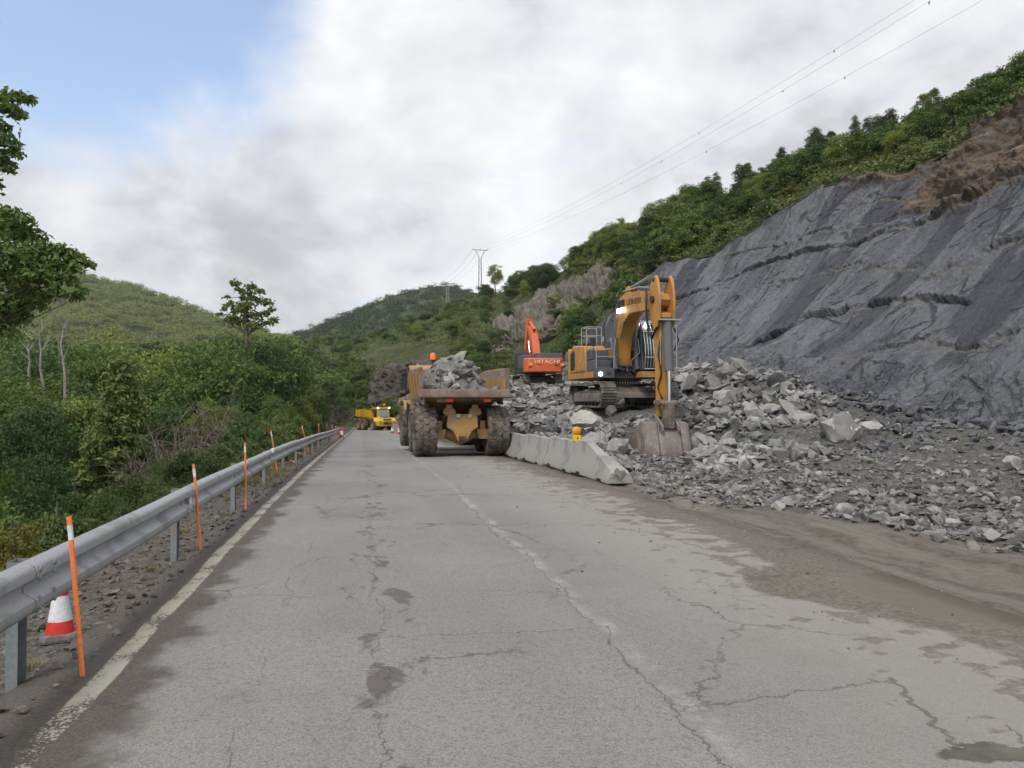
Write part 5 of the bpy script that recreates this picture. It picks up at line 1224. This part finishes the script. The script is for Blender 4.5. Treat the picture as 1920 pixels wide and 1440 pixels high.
def limb_mesh(name, base_r, trunk_pts, targets, rs, mat_, n=7, twig=.35):
    m = MB(); k = len(trunk_pts)
    m.tube(trunk_pts, [base_r*(1-.72*i/(k-1)) for i in range(k)], n)
    tp = [Vector(p_) for p_ in trunk_pts]
    for c in targets:
        c = Vector(c); i = min(range(1, k), key=lambda j: (tp[j]-c).length+max(0, tp[j].z-c.z)*2)
        a = tp[i]; mid_ = a.lerp(c, .5)+Vector(rs.normal(size=3)*.06*(c-a).length)+Vector((0, 0, .05*(c-a).length))
        r0 = base_r*twig*(1-.5*i/k); m.tube([a, mid_, c], [r0, r0*.6, r0*.2], 5)
    me_ = m.mesh(name, 60, recalc=False); me_.materials.append(MATS[mat_]); return me_
def tree_proto(seed, kind, mat_):
    rs = np.random.RandomState(seed); H = 10.; cl = []
    if kind == 'oak':
        for _ in range(58):
            d = rs.normal(size=3); d /= np.linalg.norm(d); r = rs.uniform(.45, 1.0)
            c = np.array([0, 0, 6.0])+d*r*np.array([3.1, 3.1, 3.2]); cl.append((c, rs.uniform(.75, 1.35)))
        per, size, up = 150, .26, .35
    elif kind == 'pine':
        for z in np.linspace(2.6, 9.6, 16):
            w_ = 2.2*(1-((z-2.6)/7.6)**1.5)+.25
            for _ in range(4):
                a = rs.uniform(0, 6.28); c = np.array([math.cos(a)*w_*rs.uniform(.5, 1.05), math.sin(a)*w_*rs.uniform(.5, 1.05), z+rs.uniform(-.4, .4)]); cl.append((c, rs.uniform(.5, .95)))
        per, size, up = 110, .22, .5
    elif kind == 'cone':
        for z in np.linspace(.4, 9.8, 34):
            w_ = 2.7*(1-z/10.1)**.9+.10
            for _ in range(5 if z < 7 else 3):
                a = rs.uniform(0, 6.28); c = np.array([math.cos(a)*w_*rs.uniform(.6, 1), math.sin(a)*w_*rs.uniform(.6, 1), z+rs.uniform(-.2, .2)]); cl.append((c, rs.uniform(.55, .85)*(1-.45*z/10)))
        per, size, up = 120, .30, .3
    elif kind == 'shrub':
        for _ in range(30):
            d = rs.normal(size=3); d /= np.linalg.norm(d); d[2] = abs(d[2]); r = rs.uniform(.4, 1.0)
            cl.append((np.array([0, 0, 2.2])+d*r*np.array([4.2, 4.2, 6.0]), rs.uniform(1.2, 2.2)))
        per, size, up = 150, .50, .4
    elif kind == 'round':
        for _ in range(46):
            d = rs.normal(size=3); d /= np.linalg.norm(d); r = rs.uniform(.5, 1.0)
            cl.append((np.array([0, 0, 5.3])+d*r*np.array([3.6, 3.6, 3.9]), rs.uniform(.9, 1.6)))
        per, size, up = 165, .30, .35
    V, Q = cluster_leaves(cl, per, size, rs, up)
    cm = np_mesh('crown', V, Q, False); cm.materials.append(MATS[mat_])
    tpts = [(0, 0, -1.5), (.1, .05, 1.0), (rs.normal()*.2, rs.normal()*.2, 3.0), (rs.normal()*.3, rs.normal()*.3, 5.2), (rs.normal()*.3, rs.normal()*.3, 8.2)]
    idx = rs.choice(len(cl), 14, replace=False)
    tm = limb_mesh('trunk', .26 if kind != 'shrub' else .35, tpts, [cl[i][0] for i in idx], rs, 'bark')
    return cm, tm
PROTO = {'oak': [tree_proto(10+i, 'oak', 'oak_leaf') for i in range(3)], 'round': [tree_proto(20+i, 'round', ('oak_leaf', 'dark_leaf')[i % 2]) for i in range(3)], 'dark': [tree_proto(30+i, 'oak', 'dark_leaf') for i in range(2)],
         'pine': [tree_proto(40+i, 'pine', 'pine_needle') for i in range(3)], 'cone': [tree_proto(50, 'cone', 'conifer_leaf')], 'shrub': [tree_proto(60+i, 'shrub', 'shrub_leaf') for i in range(3)],
         'yellow': [tree_proto(70, 'shrub', 'yellow_leaf')], 'dshrub': [tree_proto(75+i, 'shrub', 'dark_leaf') for i in range(2)]}
vr = random.Random(5)
KN = {'oak': 'broadleaf_tree', 'round': 'broadleaf_tree', 'dark': 'broadleaf_tree', 'pine': 'pine_tree', 'cone': 'conifer_tree', 'shrub': 'shrub', 'yellow': 'shrub', 'dshrub': 'shrub'}
def plant(kind, x, y, z, H, wf, label, grp):
    cm, tm = vr.choice(PROTO[kind]); s = H/10.
    nm = KN[kind]; o = empty(nm, (x, y, z), vr.uniform(0, 6.28), label, {'broadleaf_tree': 'tree', 'pine_tree': 'pine', 'conifer_tree': 'conifer', 'shrub': 'shrub'}[nm], grp)
    o.scale = (s*wf, s*wf, s); o.rotation_euler.x = vr.uniform(-.05, .05)
    link('crown', cm, o); link('trunk', tm, o)
    return o
def plant_px(kind, px_, D, top, wf, label, grp, minH=1.5):
    q = at(px_, top, D); g = gz(q.x, q.y)-.15
    return plant(kind, q.x, q.y, g, max(minH, q.z-g), wf, label(px_, D) if callable(label) else label, grp)
# valley wood on the left, far to near
def wz(px_): return 'at the left edge of the picture' if px_ < 45 else 'by the bare pale trees' if px_ < 165 else 'around the cone shaped conifer' if px_ < 280 else 'above the dry brown bushes' if px_ < 420 else 'below the tall thin oak' if px_ < 530 else 'towards the road bend'
def LB(px_, D): return ('large front' if D < 36 else 'middle' if D < 60 else 'rear')+' leafy tree of the valley wood '+wz(px_)
GV = 'trees of the valley wood left of the road'
for i in range(30):
    px_ = -120+i*23.5+vr.uniform(-10, 10); D = vr.uniform(110, 175)
    plant_px(vr.choice(['oak', 'round', 'dark', 'oak']), px_, D, float(np.interp(px_, [-100, 150, 350, 520, 700], [600, 612, 624, 616, 632]))+vr.uniform(-8, 14), vr.uniform(.9, 1.25), lambda a_, b_: 'distant leafy tree behind the valley wood '+wz(a_), 'trees at the back of the valley wood')
for i in range(24):
    px_ = -140+i*29+vr.uniform(-12, 12); D = vr.uniform(62, 100)
    plant_px(vr.choice(['oak', 'round', 'dark', 'round']), px_, D, float(np.interp(px_, [-100, 0, 300, 450, 560, 640], [602, 628, 650, 640, 632, 672]))+vr.uniform(-12, 25), vr.uniform(.9, 1.2), LB, GV)
for i in range(16):
    px_ = -160+i*40+vr.uniform(-14, 14); D = vr.uniform(38, 58)
    plant_px(vr.choice(['oak', 'oak', 'round', 'dark']), px_, D, float(np.interp(px_, [-150, 0, 250, 400, 520], [650, 690, 715, 700, 690]))+vr.uniform(-15, 25), vr.uniform(.8, 1.05), LB, GV)
for px_, D, top, k, wf in ((20, 27, 760, 'dark', .8), (95, 31, 735, 'dark', .8), (-70, 24, 740, 'dark', .8), (330, 36, 745, 'dark', .85), (60, 20, 830, 'dark', .8), (-30, 16, 850, 'round', .8), (436, 40, 618, 'round', .95), (500, 44, 628, 'round', .85), (545, 60, 655, 'oak', .8), (400, 34, 730, 'oak', .8), (520, 36, 735, 'round', .75), (470, 28, 770, 'oak', .8), (560, 48, 740, 'round', .8), (560, 62, 700, 'oak', .8), (585, 84, 720, 'round', .7)):
    plant_px(k, px_, D, top, wf, LB, GV)
plant_px('cone', 222, 25, 672, 1.05, 'yellow green cone shaped conifer standing free in front of the valley wood', None)
for i in range(14):
    px_ = -190-i*55; plant_px(vr.choice(['oak', 'round', 'dark']), px_, vr.uniform(26, 60), 650+vr.uniform(-15, 40), 1.0, lambda a_, b_: 'valley tree just beyond the left edge of the picture', GV)
def SB(px_, D): return ('low' if D < 14 else 'leafy' if D < 25 else 'small far')+' bush on the bank behind the crash barrier, '+wz(px_)
for px_, D, top, k, wf in ((30, 9.5, 930, 'yellow', .8), (110, 12, 905, 'shrub', .8), (60, 14, 880, 'dshrub', .9), (190, 15, 905, 'dshrub', .8), (250, 17, 850, 'shrub', .75), (300, 15, 880, 'shrub', .8), (350, 19, 800, 'shrub', .7), (410, 21, 790, 'shrub', .75), (345, 19.5, 800, 'shrub', .6), (300, 17, 850, 'shrub', .6), (395, 16.5, 835, 'dshrub', .8), (455, 24, 750, 'dshrub', .7), (500, 27, 755, 'shrub', .7), (470, 20, 810, 'shrub', .8), (535, 33, 760, 'shrub', .7), (560, 38, 770, 'dshrub', .7), (580, 48, 765, 'shrub', .7), (520, 25, 810, 'dshrub', .8), (602, 62, 785, 'shrub', .7), (-20, 12, 900, 'dshrub', .8), (440, 18, 850, 'yellow', .6), (150, 18, 870, 'shrub', .8), (545, 29, 805, 'shrub', .7), (575, 40, 795, 'shrub', .7), (590, 55, 795, 'shrub', .7), (615, 80, 790, 'shrub', .7), (335, 13.5, 905, 'dshrub', .7), (5, 7.6, 1010, 'yellow', .7), (240, 12.5, 925, 'dshrub', .7)):
    plant_px(k, px_, D, top, wf, SB, 'bushes behind the crash barrier', .8)
# bare and dry ones
def dead_tree(px_, D, top, base, seed, label):
    rs_ = np.random.RandomState(seed); q0, q1 = at(px_, base, D), at(px_+rs_.uniform(-8, 8), top, D); H = q1.z-q0.z
    o = empty('dead_tree', q0, 0, label, 'dead tree', 'bare pale trees in the valley wood')
    tp = [Vector((0, 0, -3))]+[Vector((rs_.normal()*.06*H*t_, rs_.normal()*.06*H*t_, H*t_)) for t_ in (.1, .35, .6, .85, 1.0)]
    m = MB(); m.tube(tp, [.075, .07, .06, .045, .028, .012], 6); m.build('trunk', 'pale_bark', o, smooth=60)
    m = MB()
    for k in range(9):
        a = tp[rs_.randint(2, 5)]; d = Vector((rs_.normal()*.5, rs_.normal()*.5, rs_.uniform(.6, 1.2))).normalized(); L = H*rs_.uniform(.2, .45)
        m.tube([a, a+d*L*.5+Vector(rs_.normal(size=3)*.05*L), a+d*L+Vector((0, 0, .08*L))], [.03, .02, .008], 5)
    m.build('limb', 'pale_bark', o, smooth=60); o.children[-1]['kind'] = 'stuff'
for a in ((122, 44, 600, 715, 1, 'tallest bare pale tree with forked limbs left of the cone shaped conifer'), (82, 44, 612, 735, 2, 'bare pale tree with a thick broken foot, second from the forked one'), (54, 46, 632, 700, 3, 'short bare pale trunk at the far left of the three dead trees')): dead_tree(*a)
def dry_bush(px_, D, top, seed, label, wf=1.0):
    rs_ = np.random.RandomState(seed); q = at(px_, top, D); g = gz(q.x, q.y)-.1; H = q.z-g
    o = empty('dry_bush', (q.x, q.y, g), 0, label, 'dry bush', 'dry brown bushes behind the crash barrier'); m = MB()
    for k in range(24):
        a = rs_.uniform(0, 6.28); sp = rs_.uniform(.1, .6)*wf; d = Vector((math.cos(a)*sp, math.sin(a)*sp, rs_.uniform(.6, 1))); 
        p1 = d*H*.5+Vector(rs_.normal(size=3)*.05*H); p2 = d*H*rs_.uniform(.8, 1.05)+Vector(rs_.normal(size=3)*.07*H)
        m.tube([(rs_.normal()*.1, rs_.normal()*.1, 0), p1, p2], [.028, .018, .006], 4)
        for _ in range(9):
            s0 = p1.lerp(p2, rs_.rand()); e_ = s0+Vector(rs_.normal(size=3)*.13*H); m.tube([s0, s0.lerp(e_, .5)+Vector((0, 0, .02*H)), e_], [.012, .008, .003], 3)
    me_ = m.mesh('branch', 60, recalc=False); b_ = link('branch', me_, o, MATS['dry_twig']); b_['kind'] = 'stuff'
dry_bush(345, 24, 752, 1, 'leafless brown bush behind the crash barrier, upper left one', 1.1); dry_bush(395, 26, 728, 2, 'leafless brown bush behind the crash barrier, tallest one', 1.0); dry_bush(300, 20, 812, 3, 'leafless brown bush behind the crash barrier, lowest one near the conifer', 1.2); dry_bush(625, 100, 745, 4, 'leafless brown bush far off beside the road bend', 1.3)
# explicit hero oaks: foliage where it shows, the rest of the crown beyond the frame
def hero(label, base_px, D, foot_z, cl_px, extra, leaf, per, trunk_top, mat_='dark_leaf', seed=1, rb=.22, lim='bark', rk=1.3, tw=.13):
    rs_ = np.random.RandomState(seed); q = at(base_px, 750, D); o = empty('oak_tree', (q.x, q.y, foot_z), 0, label, 'oak tree')
    org = Vector((q.x, q.y, foot_z)); cl = []
    for (px_, py_, dd, r) in cl_px: cl.append((np.array((at(px_, py_, D+dd)-org)[:]), r*rk))
    cl += [(np.array(c_), r) for c_, r in extra]
    V, Q = cluster_leaves(cl, per, leaf, rs_, .35, .5)
    link('crown', np_mesh('crown', V, Q, False), o, MATS[mat_])
    tt = at(trunk_top[0], trunk_top[1], D)-org
    tp = [Vector((0, 0, -.5)), tt*.3+Vector((.1, 0, 0)), tt*.55, tt*.8, tt]
    link('trunk', limb_mesh('trunk', rb, tp, [c_ for c_, r in cl], rs_, lim, 8, tw), o)
    return o
cl = [(-15, 185, 0, .20), (25, 182, .2, .17), (48, 185, .1, .10), (5, 205, -.3, .2), (30, 212, 0, .10), (-20, 240, .3, .25), (0, 268, 0, .20), (18, 290, .1, .13), (-8, 308, .2, .2), (10, 318, 0, .08), (-40, 350, 0, .25),
      (-10, 415, 0, .25), (20, 405, .2, .16), (40, 415, -.2, .14), (15, 440, 0, .28), (50, 450, .2, .22), (70, 470, 0, .16), (5, 480, -.4, .32), (45, 490, 0, .28), (85, 478, .3, .12), (20, 530, .2, .36), (60, 530, -.2, .28), (80, 510, 0, .16), (0, 575, 0, .36), (45, 570, .3, .28), (75, 560, 0, .14), (25, 600, .2, .22),
      (108, 472, 0, .15), (130, 482, .1, .15), (150, 492, 0, .10), (168, 498, .1, .08), (115, 500, 0, .17), (140, 508, -.1, .10), (120, 530, .1, .15), (150, 548, 0, .10), (140, 560, .1, .08), (105, 550, 0, .12), (-30, 620, 0, .4)]
ex_ = []
while len(ex_) < 70:
    r_, d_, z_ = vr.uniform(-3.8, .7), vr.uniform(-2.6, 2.6), vr.uniform(4.5, 12.5)
    if ((r_+1.3)/2.6)**2+(d_/2.6)**2+((z_-8.6)/4.2)**2 < 1: ex_.append(((r_*CT+d_*ST, -r_*ST+d_*CT, z_), vr.uniform(.4, .65)))
hero('dark leafed oak whose branches hang into the picture at the left edge', -190, 12.5, gz(*at(-190, 750, 12.5)[:2])-.2, cl, ex_, .125, 330, (-120, 250), seed=4, )
cl = [(440, 533, 0, .28), (446, 545, 0, .2), (462, 552, .4, .32), (470, 540, 0, .30), (485, 548, -.3, .28), (480, 565, .3, .42), (500, 570, 0, .30), (508, 582, .2, .22), (495, 590, 0, .32), (512, 602, 0, .28), (502, 608, .4, .25), (460, 575, -.4, .45), (448, 585, .3, .42), (430, 572, 0, .25), (420, 580, 0, .2), (412, 590, 0, .14), (425, 558, 0, .18), (470, 595, 0, .5), (450, 605, .3, .5), (435, 600, 0, .4), (480, 612, -.3, .4), (455, 560, 0, .2)]
hero('tall thin crowned oak rising above the wood against the sky', 462, 45, gz(*at(462, 750, 45)[:2])-.2, cl, [], .26, 75, (462, 560), 'oak_leaf', 8, .22, tw=.3)

# right hand slopes
ZN = lambda kk: 'the far end' if kk < 1330 else 'the middle' if kk < 1620 else 'the near end'
def hill_plants(n, kr, tr, kinds, hr, label, grp, cond=None, wf=(.85, 1.2), sink=.2):
    k_ = 0; tries = 0
    while k_ < n and tries < n*40:
        tries += 1
        kk, tt = vr.uniform(*kr), vr.uniform(*tr)
        if cond and not cond(kk, tt): continue
        q = hill_r(np.array([kk]), np.array([tt]))[0]
        h_ = vr.uniform(*hr); plant(vr.choice(kinds), q[0], q[1], q[2]-sink*h_*.6, h_, vr.uniform(*wf), label(kk, tt) if callable(label) else label, grp); k_ += 1
hill_plants(92, (1150, 2030), (.15, 1.0), ['oak', 'round', 'round', 'dark', 'oak'], (2.2, 3.7), lambda kk, tt: 'small broadleaf tree '+('on the skyline' if tt > .75 else 'halfway up the slope' if tt > .4 else 'at the brow')+' above '+ZN(kk)+' of the rock face', 'trees above the rock face', wf=(.9, 1.35), sink=.34)
hill_plants(80, (1100, 2030), (.55, 1.0), ['pine'], (3.2, 5.4), lambda kk, tt: 'small pine '+('on the skyline' if tt > .8 else 'below the skyline')+' above '+ZN(kk)+' of the rock face', 'pines above the rock face', wf=(.8, 1.15), sink=.3)
hill_plants(120, (1130, 2030), (.03, .75), ['shrub', 'shrub', 'dshrub', 'shrub'], (1.2, 2.3), lambda kk, tt: 'green shrub '+('on the brow' if tt < .3 else 'in the wood')+' above '+ZN(kk)+' of the rock face', 'shrubs above the rock face', wf=(1, 1.5))
hill_plants(10, (1400, 2100), (.05, .45), ['yellow'], (1.0, 1.9), 'yellowish shrub on the brow above the rock face', 'yellowish shrubs above the rock face', wf=(1, 1.5))
def bare(kk, tt):
    q = hill_r(np.array([kk]), np.array([tt]))[0]; v = Vector(q)-Vector((0, 0, CAM_H)); D = v.x*ST+v.y*CT; l = v.x*CT-v.y*ST; px_, py_ = 960+l/D*F_PX, 750-v.z/D*F_PX
    if 690 < px_ < 865 and 645 < py_ < 765: return vr.random() < .06
    if 915 < px_ < 1070 and 555 < py_ < 690: return vr.random() < .10
    if 1015 < px_ < 1178 and 500 < py_ < 620: return vr.random() < .06
    return py_ < 792 or px_ < 640
hill_plants(56, (470, 1150), (.02, .99), ['oak', 'round', 'dark', 'oak'], (2.6, 5.0), lambda kk, tt: 'broadleaf tree on the far slope '+('by the road bend' if kk < 680 else 'around the crag behind the loaded truck' if kk < 870 else 'around the crag above the orange excavator')+(', on the skyline' if tt > .85 else ', low down' if tt < .3 else ''), 'trees on the far slope', bare, sink=.25)
hill_plants(130, (560, 1150), (.02, 1.0), ['shrub', 'dshrub', 'shrub', 'shrub'], (1.5, 3.2), lambda kk, tt: 'bush on the far slope '+('by the road bend' if kk < 680 else 'around the crag behind the loaded truck' if kk < 870 else 'around the crag above the orange excavator')+(', near the skyline' if tt > .7 else ', low down' if tt < .3 else ''), 'bushes on the far slope', bare, (1, 1.6))
hill_plants(44, (900, 1330), (.72, 1.0), ['oak', 'round', 'dark', 'oak', 'round'], (3.8, 6.2), lambda kk, tt: 'tree on the ridge right of the near pylon, '+('on the skyline' if tt > .88 else 'below the skyline')+(' by the pylon' if kk < 1000 else ' in the middle' if kk < 1160 else ' near the rock face'), 'trees on the far slope', bare, wf=(.9, 1.3), sink=.3)
hill_plants(18, (560, 1000), (.05, .95), ['round', 'oak', 'dark'], (3.0, 5.5), lambda kk, tt: 'small tree filling the far slope '+('by the road bend' if kk < 680 else 'around the crag behind the loaded truck' if kk < 870 else 'left of the orange excavator'), 'trees on the far slope', bare, sink=.3)
hill_plants(26, (935, 1180), (.9, 1.0), ['oak', 'round', 'dark'], (4.0, 6.0), lambda kk, tt: 'dark tree on the crest above the brown crags, '+('left' if kk < 1010 else 'middle' if kk < 1100 else 'right')+' part', 'trees on the far slope', wf=(1.0, 1.4), sink=.28)
q = hill_r(np.array([931.]), np.array([.97]))[0]; plant('oak', q[0], q[1], q[2], 8.5, .8, 'dark tree on the skyline just right of the near pylon', 'trees on the far slope')
# low undergrowth between the shrubs
def undergrowth(name, surf, n, kr, tr, r, per, leaf, mat_, label, cond=None, seed=3):
    rs_ = np.random.RandomState(seed); kk = rs_.uniform(*kr, n); tt = rs_.uniform(*tr, n)
    Pn = surf(kk, tt)
    cl_ = [(p_+np.array([0, 0, r*.3]), r*rs_.uniform(.6, 1.4)) for i, p_ in enumerate(Pn) if (cond is None or cond(kk[i], tt[i]))]
    V, Q = cluster_leaves(cl_, per, leaf, rs_, .5, .6, .7)
    o = link(name, np_mesh(name, V, Q, False), None, MATS[mat_]); tag(o, label, 'undergrowth' if 'under' in name else 'forest', kind='stuff')
def wood(n, kr, tr, hr, label, mat_, cond=None, seed=21):
    rs_ = np.random.RandomState(seed); cl_ = []
    while n > 0:
        kk, tt = rs_.uniform(*kr), rs_.uniform(*tr)
        if cond and not cond(kk, tt): continue
        p_ = hill_r(np.array([kk]), np.array([tt]))[0]; H = rs_.uniform(*hr); n -= 1
        for _ in range(11):
            d = rs_.normal(size=3); d /= np.linalg.norm(d); cl_.append((p_+np.array([0, 0, H*.45])+d*np.array([.34, .34, .36])*H*rs_.uniform(.4, 1), H*rs_.uniform(.12, .2)))
    V, Q = cluster_leaves(cl_, 62, hr[1]*.055, rs_, .4, .6)
    tag(link('wood', np_mesh('wood', V, Q, False), None, MATS[mat_]), label, 'wood', kind='stuff')
wood(110, (1150, 2030), (.1, .95), (2.1, 3.6), 'close wood of small trees filling the slope above the rock face', 'oak_leaf')
wood(90, (1150, 2030), (.1, .95), (2.1, 3.6), 'darker wood of small trees filling the slope above the rock face', 'dark_leaf', seed=22)
wood(90, (520, 1330), (.03, .97), (2.6, 4.6), 'close wood of small trees filling the far slope behind the machines', 'oak_leaf', bare, 23)
wood(80, (520, 1330), (.03, .97), (2.6, 4.6), 'darker wood of small trees filling the far slope behind the machines', 'dark_leaf', bare, 24)
undergrowth('undergrowth', hill_r, 2600, (1130, 2250), (.0, 1.0), .75, 30, .26, 'shrub_leaf', 'low green undergrowth above the rock face')
undergrowth('undergrowth', hill_r, 4200, (520, 1180), (.0, 1.0), 1.0, 24, .40, 'shrub_leaf', 'low green undergrowth on the far slope', bare)
undergrowth('forest', hill_l, 3000, (-200, 640), (.02, 1.0), 4.2, 84, 1.15, 'far_leaf', 'forest covering the big hill across the valley on the left', seed=5)
undergrowth('forest', hill_m, 2000, (480, 1120), (.05, 1.0), 3.6, 64, 1.1, 'far_dark_leaf', 'dark forest on the rounded hill at the end of the valley', seed=6)
def low_left(x, y): return np.stack([x, y, ground(x, y)], -1)
undergrowth('undergrowth', lambda a_, b_: low_left(-a_, b_), 1500, (3.6, 45), (6, 95), .55, 30, .20, 'dark_leaf', 'low dark green undergrowth on the bank below the crash barrier')
# grass tufts and weeds on the verge
rs_ = np.random.RandomState(9); Vg, Fg, b = [], [], 0
for _ in range(95):
    y = rs_.choice([rs_.uniform(3, 14), rs_.uniform(14, 34), rs_.uniform(16, 24)]); x = -rs_.uniform(2.0, 3.4) if y < 14 else -rs_.uniform(1.85, 2.8)
    z = gz(x, y); hb_ = rs_.uniform(.04, .10) if y < 14 else rs_.uniform(.10, .30)
    for _ in range(34):
        a = rs_.uniform(0, 6.28); r = rs_.uniform(0, .10); bx__, by__ = x+math.cos(a)*r, y+math.sin(a)*r; d = np.array([math.cos(a), math.sin(a), 0]); sd_ = np.array([-d[1], d[0], 0])*.005; h_ = hb_*rs_.uniform(.5, 1.2)
        p0 = np.array([bx__, by__, z-.01]); p1 = p0+d*h_*.25+np.array([0, 0, h_*.65]); p2 = p0+d*h_*.7+np.array([0, 0, h_])
        Vg += [p0-sd_, p0+sd_, p1+sd_*.8, p1-sd_*.8, p2, p2]; Fg += [(b, b+1, b+2, b+3), (b+3, b+2, b+4, b+5)]; b += 6
tag(link('grass', np_mesh('grass', Vg, Fg, False), None, MATS['grass_blade']), 'thin grass tufts on the verge under the crash barrier', 'grass', kind='stuff')

# ------------------------------------------------------------------ pylons and wires
def pylon(px_, base_py, D, top_py, label):
    q = at(px_, base_py, D); H = at(px_, top_py, D).z-q.z
    o = empty('lattice_pylon', q, -YAW+R(12), label, 'pylon', 'lattice pylons on the skyline')
    hw = lambda z: .42-.16*z/H; zt = H*.84; m = MB(); r = .06
    for sx in (-1, 1):
        for sy in (-1, 1): m.tube([(sx*hw(-3), sy*hw(-3), -3), (sx*hw(zt), sy*hw(zt), zt)], r, 4)
    m.build('leg', 'pylon_steel', o); o.children[-1]['kind'] = 'stuff'
    m = MB(); n = 12
    for k in range(n):
        z0, z1 = zt*k/n, zt*(k+1)/n; s = 1 if k % 2 else -1
        for sy in (-1, 1): m.tube([(-s*hw(z0), sy*hw(z0), z0), (s*hw(z1), sy*hw(z1), z1)], .03, 3); m.tube([(sy*hw(z0), -s*hw(z0), z0), (sy*hw(z1), s*hw(z1), z1)], .03, 3)
    b_ = m._build('lattice', 'pylon_steel', o); b_['kind'] = 'stuff'
    m = MB()
    for sx in (-1, 1): m.tube([(sx*.3, 0, zt-.1), (sx*1.25, 0, H)], .09, 5)
    m.build('head_strut', 'pylon_steel', o); o.children[-1]['kind'] = 'stuff'
    m = MB(); m.b2(-2.05, 2.05, -.08, .08, H-.06, H+.10); m.build('crossarm', 'pylon_steel', o)
    for x in (-1.95, 0, 1.95):
        m = MB(); m.cyl((x, 0, H+.1), (x, 0, H+.45), .09); m.build('insulator', 'pylon_steel', o)
    bpy.context.view_layer.update()
    Mo = Matrix.Translation(q) @ Matrix.Rotation(-YAW+R(12), 4, 'Z')
    return [Mo @ Vector((x, 0, H+.4)) for x in (-1.95, 0, 1.95)]
W1 = pylon(900, 552, 208, 468, 'tall lattice pylon standing clear against the sky on the hill crest')
W2 = pylon(839, 572, 232, 531, 'smaller lattice pylon farther away in front of the forested hill')
ends = [at(1990, -178, 46), at(2040, -185, 46), at(2130, -165, 46)]
wl = ['upper left of the three power lines crossing the sky', 'middle one of the three power lines crossing the sky', 'lowest right of the three power lines crossing the sky']
MARK = [(.22, .50, .74, .88), (.36, .58, .66, .82, .93), (.30, .55, .70, .85)]
for i, (a, bb) in enumerate(zip(W1, ends)):
    o = empty('power_line', a, 0, wl[i], 'power line', 'power lines over the cut'); f = lambda s_: a.lerp(bb, s_)-a-Vector((0, 0, 4.5*4*s_*(1-s_)*.5))
    m = MB(); m.tube([f(s_) for s_ in np.linspace(0, 1, 40)], 0.011, 4); m.build('cable', 'wire', o, smooth=60)
    for s_ in MARK[i]:
        m = MB(); c_ = f(s_); m.box(c_-Vector((0, 0, .10)), (.06, .10, .18)); m.box(c_-Vector((0, 0, .18)), (.03, .14, .05)); m.build('bird_marker', 'wire', o)
for i, (a, bb) in enumerate(zip(W2, W1)):
    o = empty('power_line', a, 0, ('left', 'middle', 'right')[i]+' thin power line spanning between the two pylons', 'power line', 'power lines between the pylons')
    m = MB(); m.tube([a.lerp(bb, s_)-a-Vector((0, 0, 1.2*4*s_*(1-s_))) for s_ in np.linspace(0, 1, 12)], .022, 4); m.build('cable', 'wire', o, smooth=60)
# ------------------------------------------------------------------ valley haze
m = MB(); m.b2(-2600, 2600, -450, 3300, -32, 235); hz_o = m.build('haze', new_mat('haze_air')[0]); tag(hz_o, 'thin pale air haze filling the valley', 'haze', kind='stuff')
t = NT(MATS['haze_air'].node_tree)
pv = t.n('ShaderNodeVolumePrincipled', {'Color': (.93, .95, 1, 1), 'Density': .00013, 'Anisotropy': .2})
t.n('ShaderNodeOutputMaterial', {'Volume': pv.outputs[0]})
